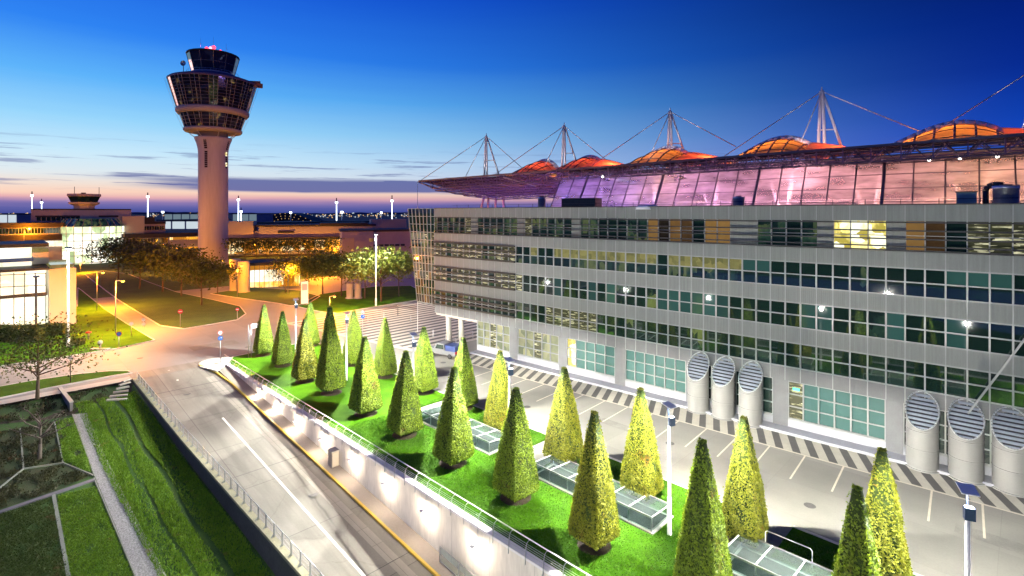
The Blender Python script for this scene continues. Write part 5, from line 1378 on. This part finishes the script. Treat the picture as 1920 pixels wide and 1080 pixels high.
# ------------------------------------------------------------------ street lamps, poles, signs
def street_lamp(px, top, base, lb, power=900):
    X, Y = W(px, base); z = zat(Y, top); t = thing('street_lamp', lb, 'street lamp', (X, Y, 0), math.radians(35), 'orange street lamps')
    MB().tube((0, 0, 0), (0, 0, z), .08, .05, 8).bar((0, 0, z), (.9, 0, z + .06), .07).build('pole', M['steel'], t)
    MB().lathe([(.05, .22), (.22, .16), (.26, 0)], 10, .9, 0).build('head', M['dark'], t).location.z = z - .02
    MB().sphere((.9, 0, z - .04), .24, 6).build('lamp_glass', M['g_orange'], t)
    c, s = math.cos(math.radians(35)), math.sin(math.radians(35))
    LIGHTS.append(((X + .9 * c, Y + .9 * s, z - .35), 'POINT', (1, .30, .006), power * 12, 0, .2))
for a in [(217, 527, 626, 'orange street lamp beside the sloping road, nearest to the square', 3000), (182, 511, 582, 'orange street lamp halfway along the sloping road', 3200), (445, 498, 556, 'orange street lamp in front of the concrete cylinders', 700), (408, 489, 548, 'orange street lamp against the control tower foot', 350),
          (540, 501, 552, 'orange street lamp before the yellow foyer', 1700), (485, 488, 530, 'orange street lamp at the foyer roof edge', 1500), (618, 556, 592, 'low orange street lamp glowing behind the clipped trees', 1500), (300, 458, 512, 'orange street lamp above the dark trees on the island lawn', 1500),
          (150, 492, 512, 'orange street lamp behind the pavilion stair block', 1700), (590, 488, 522, 'orange street lamp before the arcade, right of the foyer', 1700), (620, 470, 508, 'orange street lamp next to the mauve building', 1500), (350, 478, 520, 'orange street lamp left of the control tower', 300), (45, 428, 500, 'orange lamp before the long low wing', 900)]:
    street_lamp(a[0], a[1], a[2], a[3], a[4])
for px, yy in ((520, 28), (570, 28), (620, 28), (470, 28)):       # lamps hung under the arcade roof
    x = FM.px(px, 2); LIGHTS.append((FM.w(x, 2, 4.5), 'POINT', (1, .34, .015), 3600, 0, .4))
for px, top, base, lb, lit_ in ((128, 466, 652, 'tall white lamp pole in front of the cream stair block', 1), (705, 440, 574, 'tall white lamp pole in front of the bright green tree', 1), (68, 520, 628, 'dark slim lamp pole in front of the lit pavilion', 0)):
    X, Y = W(px, base); z = zat(Y, top); t = thing('lamp_pole', lb, 'lamp post', (X, Y, 0), .5)
    MB().lathe([(.20, 0), (.20, 1.6), (.13, 1.7), (.10, z)], 12).build('pole', M['white'] if lit_ else M['dark'], t)
    MB().box(-.35, .35, -.25, .25, z, z + .25).build('head', M['head'], t)
    if lit_:
        MB().box(-.3, .3, -.2, .2, z - .05, z - .005).build('lamp_glass', M['g_white'], t)
        LIGHTS.append(((X + .1, Y - .6, z - .5), 'SPOT', (1, .93, .75), 19000, 170, .3))
def sign(name, px, base, top, lb, cat, disc, r=.42, post='steel'):
    r *= .72
    X, Y = W(px, base); z = zat(Y, top); t = thing(name, lb, cat, (X, Y, 0), math.atan2(X, -Y) * 0 - math.atan2(X, Y))
    MB().tube((0, 0, 0), (0, 0, z + r * .5), .045, n=6).build('post', M[post], t)
    for i, (kd, dz) in enumerate(disc):
        zc = z - dz * .75; b = MB(); n = 24
        circ = lambda rad, y: [(rad * math.cos(2 * PI * k / n), y, zc + rad * math.sin(2 * PI * k / n)) for k in range(n)]
        mats = [M['red'], M['signw'], M['blue'], M['steel'], M['hub']]
        def dsc(rad, y, mi): b.add(circ(rad, y), [tuple(range(n))], mi)
        b.tube((0, -.03, zc), (0, -.055, zc), r, r, n, 3)
        if kd == 'noentry': dsc(r, -.06, 0); b.quad((-r * .7, -.065, zc - r * .17), (r * .7, -.065, zc - r * .17), (r * .7, -.065, zc + r * .17), (-r * .7, -.065, zc + r * .17), 1)
        if kd == 'arrow':
            dsc(r, -.06, 2); b.bar((-r * .5, -.066, zc - r * .45), (-r * .15, -.066, zc + r * .2), .09, .004, 1).bar((-r * .2, -.066, zc + r * .2), (r * .35, -.066, zc + r * .2), .09, .004, 1)
            b.add([(r * .25, -.068, zc + r * .5), (r * .75, -.068, zc + r * .18), (r * .25, -.068, zc - r * .1)], [(0, 2, 1)], 1)
        if kd == 'nostop': dsc(r, -.06, 0); dsc(r * .82, -.064, 2); b.bar((-r * .58, -.068, zc - r * .58), (r * .58, -.068, zc + r * .58), .1, .004, 0).bar((-r * .58, -.068, zc + r * .58), (r * .58, -.068, zc - r * .58), .1, .004, 0)
        if kd == 'back': dsc(r, -.06, 3)
        if kd == 'white': dsc(r, -.06, 0); dsc(r * .78, -.064, 1)
        if kd == 'yield':
            b.add([(-r, -.062, zc + r * .7), (r, -.062, zc + r * .7), (0, -.062, zc - r * .9)], [(0, 2, 1)], 0); b.add([(-r * .65, -.066, zc + r * .5), (r * .65, -.066, zc + r * .5), (0, -.066, zc - r * .5)], [(0, 2, 1)], 1)
        b.build('sign_face', mats, t)
sign('road_sign', 338, 613, 584, 'round red no entry sign on the island lawn edge', 'road sign', [('noentry', 0)], .52)
sign('road_sign', 445, 600, 580, 'small red no entry sign at the tip of the island lawn', 'road sign', [('noentry', 0)], .40)
sign('road_sign', 413, 680, 634, 'blue round arrow sign on the kerb island at the top of the ramp', 'road sign', [('white', -.95), ('arrow', 0)], .40)
sign('road_sign', 223, 652, 626, 'red and blue no stopping sign on the lawn tip', 'road sign', [('nostop', 0)], .46)
sign('road_sign', 246, 631, 607, 'grey sign seen from the back beside the sloping road', 'road sign', [('back', 0)], .42)
sign('road_sign', 269, 624, 601, 'stacked signs seen from the back on the sloping road', 'road sign', [('back', -.2), ('back', .75)], .36)
sign('road_sign', 680, 640, 585, 'red triangle sign over a blue round sign behind the clipped trees', 'road sign', [('yield', 0), ('arrow', .9)], .42)
sign('road_sign', 132, 718, 671, 'slim dark post with a small round sign back on the grass verge', 'road sign', [('back', 0)], .28, 'dark')
X, Y = W(188, 656); t = thing('ball_marker', 'grey ball topped marker post on a small white slab on the lawn', 'marker post', (X, Y, .1)); MB().box(-1.2, 1.2, -.3, .3, 0, .12).build('slab', M['conc'], t); MB().tube((0, 0, 0), (0, 0, .7), .12).build('post', M['conc'], t); MB().sphere((0, 0, .95), .32, 8).build('ball', M['steel'], t)
X, Y = W(166, 638); t = thing('hydrant_post', 'red capped post on the lawn', 'hydrant post', (X, Y, .1)); MB().tube((0, 0, 0), (0, 0, 1.0), .1).build('post', M['conc'], t); MB().lathe([(.34, 0), (.38, .1), (.1, .28)], 12, capb=True).build('cap', M['red'], t).location.z = 1.0
X, Y = W(466, 672); zz_ = zat(Y, 609); t = thing('stop_post', 'twin post stop with a small pale name board at the garden tip', 'bus stop', (X, Y, 0), .9)
MB().tube((0, 0, 0), (0, 0, zz_), .05).build('post', M['steel'], t); MB().tube((.35, 0, 0), (.35, 0, zz_), .05).build('post', M['steel'], t); MB().box(.35, 1.5, -.03, .03, zz_ - .55, zz_).build('board', M['signw'], t)
X, Y = W(571, 570); zz_ = zat(Y, 528); t = thing('sign_panel', 'tall pale slab shaped sign panel on the dark lawn beyond the square', 'sign panel', (X, Y, 0), .5)
MB().box(-.7, .7, -.2, .2, 0, zz_).build('panel', M['signw'], t); MB().box(-.5, .5, -.22, -.205, zz_ * .62, zz_ * .9).build('print', M['terrp'], t)
for k, (px, py) in enumerate(((746, 592), (795, 640), (812, 632), (836, 640), (860, 634), (873, 646), (902, 648), (690, 602), (720, 598), (770, 604))):
    X, Y = W(px, py); t = thing('bollard', ['dark slim bollard standing alone on the pale forecourt edge', 'pale bollard on the striped paving by the column foot'][min(k, 1)] if k == 0 else 'pale slim bollard on the striped paving', 'bollard', (X, Y, 0), 0, 'bollards on the striped paving')
    MB().tube((0, 0, 0), (0, 0, 1.05 if k else 1.9), .07, .06, 8).build('post', M['dark'] if k == 0 else M['steel'], t); MB().sphere((0, 0, 1.05 if k else 1.9), .09, 5).build('cap', M['steel'], t)
for k, (px, py, rz, lb) in enumerate(((828, 655, 0, 'steel barrier rail in front of the parked van'), (862, 640, 0, 'steel barrier rail near the yellow lit wall'), (905, 652, 0, 'steel barrier rail by the first warm bay windows'))):
    X, Y = W(px, py); t = thing('barrier', lb, 'barrier', (X, Y, 0), GAR.r + 1.57, 'steel barriers before the facade'); MB().path([(0, 0, 0), (0, 0, 1.1), (2.6, 0, 1.1), (2.6, 0, 0)], .04, 6).path([(0, 0, .6), (2.6, 0, .6)], .03, 6).build('hoop', M['steel'], t)
X, Y = W(1119, 697); t = thing('facade_sign', 'thin post with a small white plate on the hatched strip', 'sign post', (X, Y, 0), OFF.r); MB().tube((0, 0, 0), (0, 0, 2.3), .035).build('post', M['steel'], t); MB().box(-.2, .2, -.04, -.01, 1.9, 2.3).build('plate', M['signw'], t)
X, Y = W(1203, 712); t = thing('facade_sign', 'thin post with a round red rimmed sign before the teal bay window', 'sign post', (X, Y, 0), OFF.r); MB().tube((0, 0, 0), (0, 0, 2.0), .035).build('post', M['steel'], t); MB().tube((0, -.03, 1.75), (0, -.06, 1.75), .3, .3, 16, 0).tube((0, -.06, 1.75), (0, -.07, 1.75), .2, .2, 16, 1).build('plate', [M['red'], M['signw']], t)
A_, B_ = W(112, 729), W(134, 757)
t = thing('low_wall', 'short low concrete wall with a pale coping at the head of the sunken beds', 'wall', (A_[0], A_[1], 0))
d_ = (B_[0] - A_[0], B_[1] - A_[1], 0); MB().bar((0, 0, -.75), (d_[0], d_[1], -.75), .25, 1.7).build('wall_face', mat('stained_concrete', (.17, .16, .17), .8, 0, .2), t); MB().bar((0, 0, .16), (d_[0], d_[1], .16), .34, .1).build('coping', M['conc'], t)

# service van parked beside the clipped trees
X, Y = W(834, 668); V_ = thing('service_van', 'small pale flatbed service van with dark load box parked at the striped paving', 'van', (X, Y, .02), GAR.r + .25)
b = MB(); prof = [(-2.3, .45), (-2.3, 1.0), (-1.2, 1.08), (-.75, 1.85), (.55, 1.85), (.6, 1.0), (2.3, 1.0), (2.3, .45)]
n = len(prof); b.add([(x, y, z) for y in (-.85, .85) for x, z in prof], [tuple(range(n)), tuple(reversed(range(n, 2 * n)))] + [(i, (i + 1) % n + 0, (i + 1) % n + n, i + n) for i in range(n)]); b.build('body', mat('van_paint', (.16, .16, .17), .3, 0, 0), V_)
MB().box(.7, 2.25, -.8, .8, 1.003, 1.75).build('load_box', M['bluep'], V_); MB().box(2.3, 2.34, -.8, .8, .7, 1.0).build('tail_board', M['red'], V_)
MB().quad((-1.16, -.7, 1.12), (-1.16, .7, 1.12), (-.8, .66, 1.76), (-.8, -.66, 1.76)).build('windscreen', M['pdark'], V_)
for s in (-1, 1): MB().quad((-.95, s * .86, 1.15), (.45, s * .86, 1.15), (.45, s * .86, 1.72), (-.66, s * .86, 1.72)).build('side_window', M['pdark'], V_)
wm = MB().tube((0, -.12, 0), (0, .12, 0), .33, .33, 16, 0).mesh('tyre', [M['rubber']]); wh = MB().tube((0, -.13, 0), (0, .13, 0), .18, .18, 12, 0).mesh('rim', [M['chrome']])
for x in (-1.45, 1.45):
    for s in (-1, 1): w = obj('wheel', wm, V_, (x, s * .78, .33)); obj('rim', wh, w)
for s in (-.6, .6): MB().box(-2.32, -2.3, s - .15, s + .15, .72, .9).build('headlight', M['signw'], V_)
# ------------------------------------------------------------------ lamps
for i, (p, ty, c, e, cone, rad) in enumerate(LIGHTS):
    aim = None
    if isinstance(ty, tuple): ty, aim = ty
    l = bpy.data.lights.new('lamp_light', 'SPOT' if ty[:4] in ('SOFT', 'AIM') else 'POINT' if ty[:4] == 'GLOB' else ty); l.energy = e; l.color = c; l.shadow_soft_size = rad
    if ty[:4] in ('SOFT', 'GLOB'):                 # wide throwing street luminaire: optics spread the light evenly along the ground
        l.use_nodes = True; ln_ = l.node_tree; em = ln_.nodes['Emission']; fo = ln_.nodes.new('ShaderNodeLightFalloff'); fo.inputs[0].default_value = 1.0; fo.inputs[1].default_value = float(ty.strip('SOFTGLBE'))
        ln_.links.new(fo.outputs['Quadratic'], em.inputs['Strength'])
    if cone: l.spot_size = math.radians(cone); l.spot_blend = .18 if ty[:4] == 'SOFT' else .5
    o = bpy.data.objects.new('lamp_light', l); o.location = p; COL.objects.link(o)
    if aim: o.rotation_euler = (Vector(aim) - Vector(p)).to_track_quat('-Z', 'Y').to_euler()

s = bpy.data.lights.new('sun', 'SUN'); s.energy = .12; s.angle = math.radians(10); s.color = (1, .55, .5)
o = bpy.data.objects.new('sun', s); COL.objects.link(o)
SUNAZ = math.radians(-62)
d = Vector((math.sin(SUNAZ) * math.cos(.03), math.cos(SUNAZ) * math.cos(.03), math.sin(.03)))
o.rotation_euler = (-d).to_track_quat('-Z', 'Y').to_euler()

# ------------------------------------------------------------------ dusk sky
wd = bpy.data.worlds.new('World'); sc.world = wd; wd.use_nodes = True
nt = wd.node_tree; nt.nodes.clear()
def N(t, **kw):
    n = nt.nodes.new(t)
    for k, v in kw.items():
        if k in n.inputs: n.inputs[k].default_value = v
        else: setattr(n, k, v)
    return n
L = nt.links.new
def MA(op, a, b=None, c=None):
    n = N('ShaderNodeMath', operation=op)
    for i, v in enumerate((a, b, c)):
        if v is None: continue
        if isinstance(v, (int, float)): n.inputs[i].default_value = v
        else: L(v, n.inputs[i])
    return n.outputs[0]
tc = N('ShaderNodeTexCoord'); sx = N('ShaderNodeSeparateXYZ'); L(tc.outputs['Generated'], sx.inputs[0])
x, y, z = sx.outputs
az = MA('ARCTAN2', x, y)
cosd = MA('COSINE', MA('SUBTRACT', az, math.radians(-58)))
f = None
cv = N('ShaderNodeCombineXYZ'); L(MA('MULTIPLY', az, 2.2), cv.inputs[0]); L(MA('MULTIPLY', z, 46.0), cv.inputs[1])
fn_ = N('ShaderNodeMapRange', interpolation_type='SMOOTHSTEP'); L(MA('SUBTRACT', 1.0, cosd), fn_.inputs[0]); fn_.inputs[1].default_value = -.1; fn_.inputs[2].default_value = 1.3; f = fn_.outputs[0]
n1 = N('ShaderNodeTexNoise', Scale=1.3, Detail=5.0, Roughness=.55); L(cv.outputs[0], n1.inputs['Vector'])
n1b = N('ShaderNodeTexNoise', Scale=3.1, Detail=5.0, Roughness=.6); L(cv.outputs[0], n1b.inputs['Vector'])
zw = MA('ADD', z, MA('MULTIPLY', MA('SUBTRACT', n1.outputs[0], .5), .012))
def ramp(src, stops):
    r = N('ShaderNodeValToRGB'); L(src, r.inputs[0]); e = r.color_ramp.elements
    e[0].position = stops[0][0]; e[0].color = (*lin(stops[0][1]), 1); e[1].position = stops[-1][0]; e[1].color = (*lin(stops[-1][1]), 1)
    for p, c in stops[1:-1]:
        q = e.new(p); q.color = (*lin(c), 1)
    return r.outputs[0]
zz2 = MA('MAXIMUM', zw, 0.0)
west = ramp(zz2, [(0, (66, 78, 150)), (.010, (96, 98, 166)), (.017, (150, 126, 176)), (.023, (228, 172, 176)), (.031, (248, 208, 186)), (.042, (240, 222, 208)), (.06, (222, 232, 236)), (.09, (200, 232, 248)), (.14, (150, 212, 249)), (.20, (92, 178, 248)), (.27, (44, 130, 240)), (.40, (10, 78, 215)), (1, (0, 28, 120))])
east = ramp(zz2, [(0, (48, 60, 130)), (.012, (60, 74, 146)), (.022, (100, 98, 160)), (.03, (170, 150, 175)), (.045, (105, 145, 212)), (.07, (20, 95, 200)), (.11, (0, 62, 180)), (.2, (0, 36, 140)), (.33, (0, 22, 104)), (1, (0, 10, 60))])
mx = N('ShaderNodeMix', data_type='RGBA'); L(f, mx.inputs[0]); L(west, mx.inputs[6]); L(east, mx.inputs[7])
def ss(v, a, b):
    n = N('ShaderNodeMapRange', interpolation_type='SMOOTHSTEP'); L(v, n.inputs[0])
    n.inputs[1].default_value = a; n.inputs[2].default_value = b; return n.outputs[0]
# a long flat violet cloud bank, thinning out towards the afterglow, and a few wisps
band = MA('MULTIPLY', ss(zw, .033, .039), MA('SUBTRACT', 1.0, ss(zw, .054, .064)))
band = MA('MULTIPLY', band, ss(MA('ADD', az, MA('MULTIPLY', n1.outputs[0], .35)), -.52, -.30))
wisp = MA('MULTIPLY', ss(n1b.outputs[0], .53, .66), MA('MULTIPLY', ss(z, .028, .045), MA('SUBTRACT', 1.0, ss(z, .085, .125))))
cl = MA('MINIMUM', MA('ADD', MA('MULTIPLY', band, .95), MA('MULTIPLY', wisp, .6)), .92)
m2 = N('ShaderNodeMix', data_type='RGBA'); L(cl, m2.inputs[0]); L(mx.outputs[2], m2.inputs[6]); m2.inputs[7].default_value = (*lin((88, 98, 160)), 1)
sky = N('ShaderNodeTexSky'); sky.sky_type = 'NISHITA'; sky.sun_disc = False; sky.sun_elevation = math.radians(1.0); sky.sun_rotation = SUNAZ
bg1 = N('ShaderNodeBackground', Strength=1.05); L(m2.outputs[2], bg1.inputs[0])
bg2 = N('ShaderNodeBackground', Strength=.0015); L(sky.outputs[0], bg2.inputs[0])
ad = N('ShaderNodeAddShader'); L(bg1.outputs[0], ad.inputs[0]); L(bg2.outputs[0], ad.inputs[1])
ow = N('ShaderNodeOutputWorld'); L(ad.outputs[0], ow.inputs[0])

# ------------------------------------------------------------------ camera and output
cam = bpy.data.cameras.new('Camera'); cam.sensor_width = 36; cam.lens = FPX / 1920 * 36; cam.shift_y = -(540 - HOR) / 1920; cam.clip_start = .1; cam.clip_end = 30000
co = bpy.data.objects.new('Camera', cam); COL.objects.link(co); co.location = (0, 0, H); co.rotation_euler = (math.radians(90), 0, 0); sc.camera = co
sc.view_settings.view_transform = 'Standard'; sc.view_settings.look = 'None'; sc.view_settings.exposure = 0; sc.view_settings.gamma = 1
sc.render.engine = 'CYCLES'; sc.cycles.use_denoising = True; sc.cycles.max_bounces = 6; sc.cycles.transparent_max_bounces = 12; sc.cycles.sample_clamp_indirect = 6; sc.cycles.use_light_tree = True
sc.render.resolution_x = 1024; sc.render.resolution_y = 576
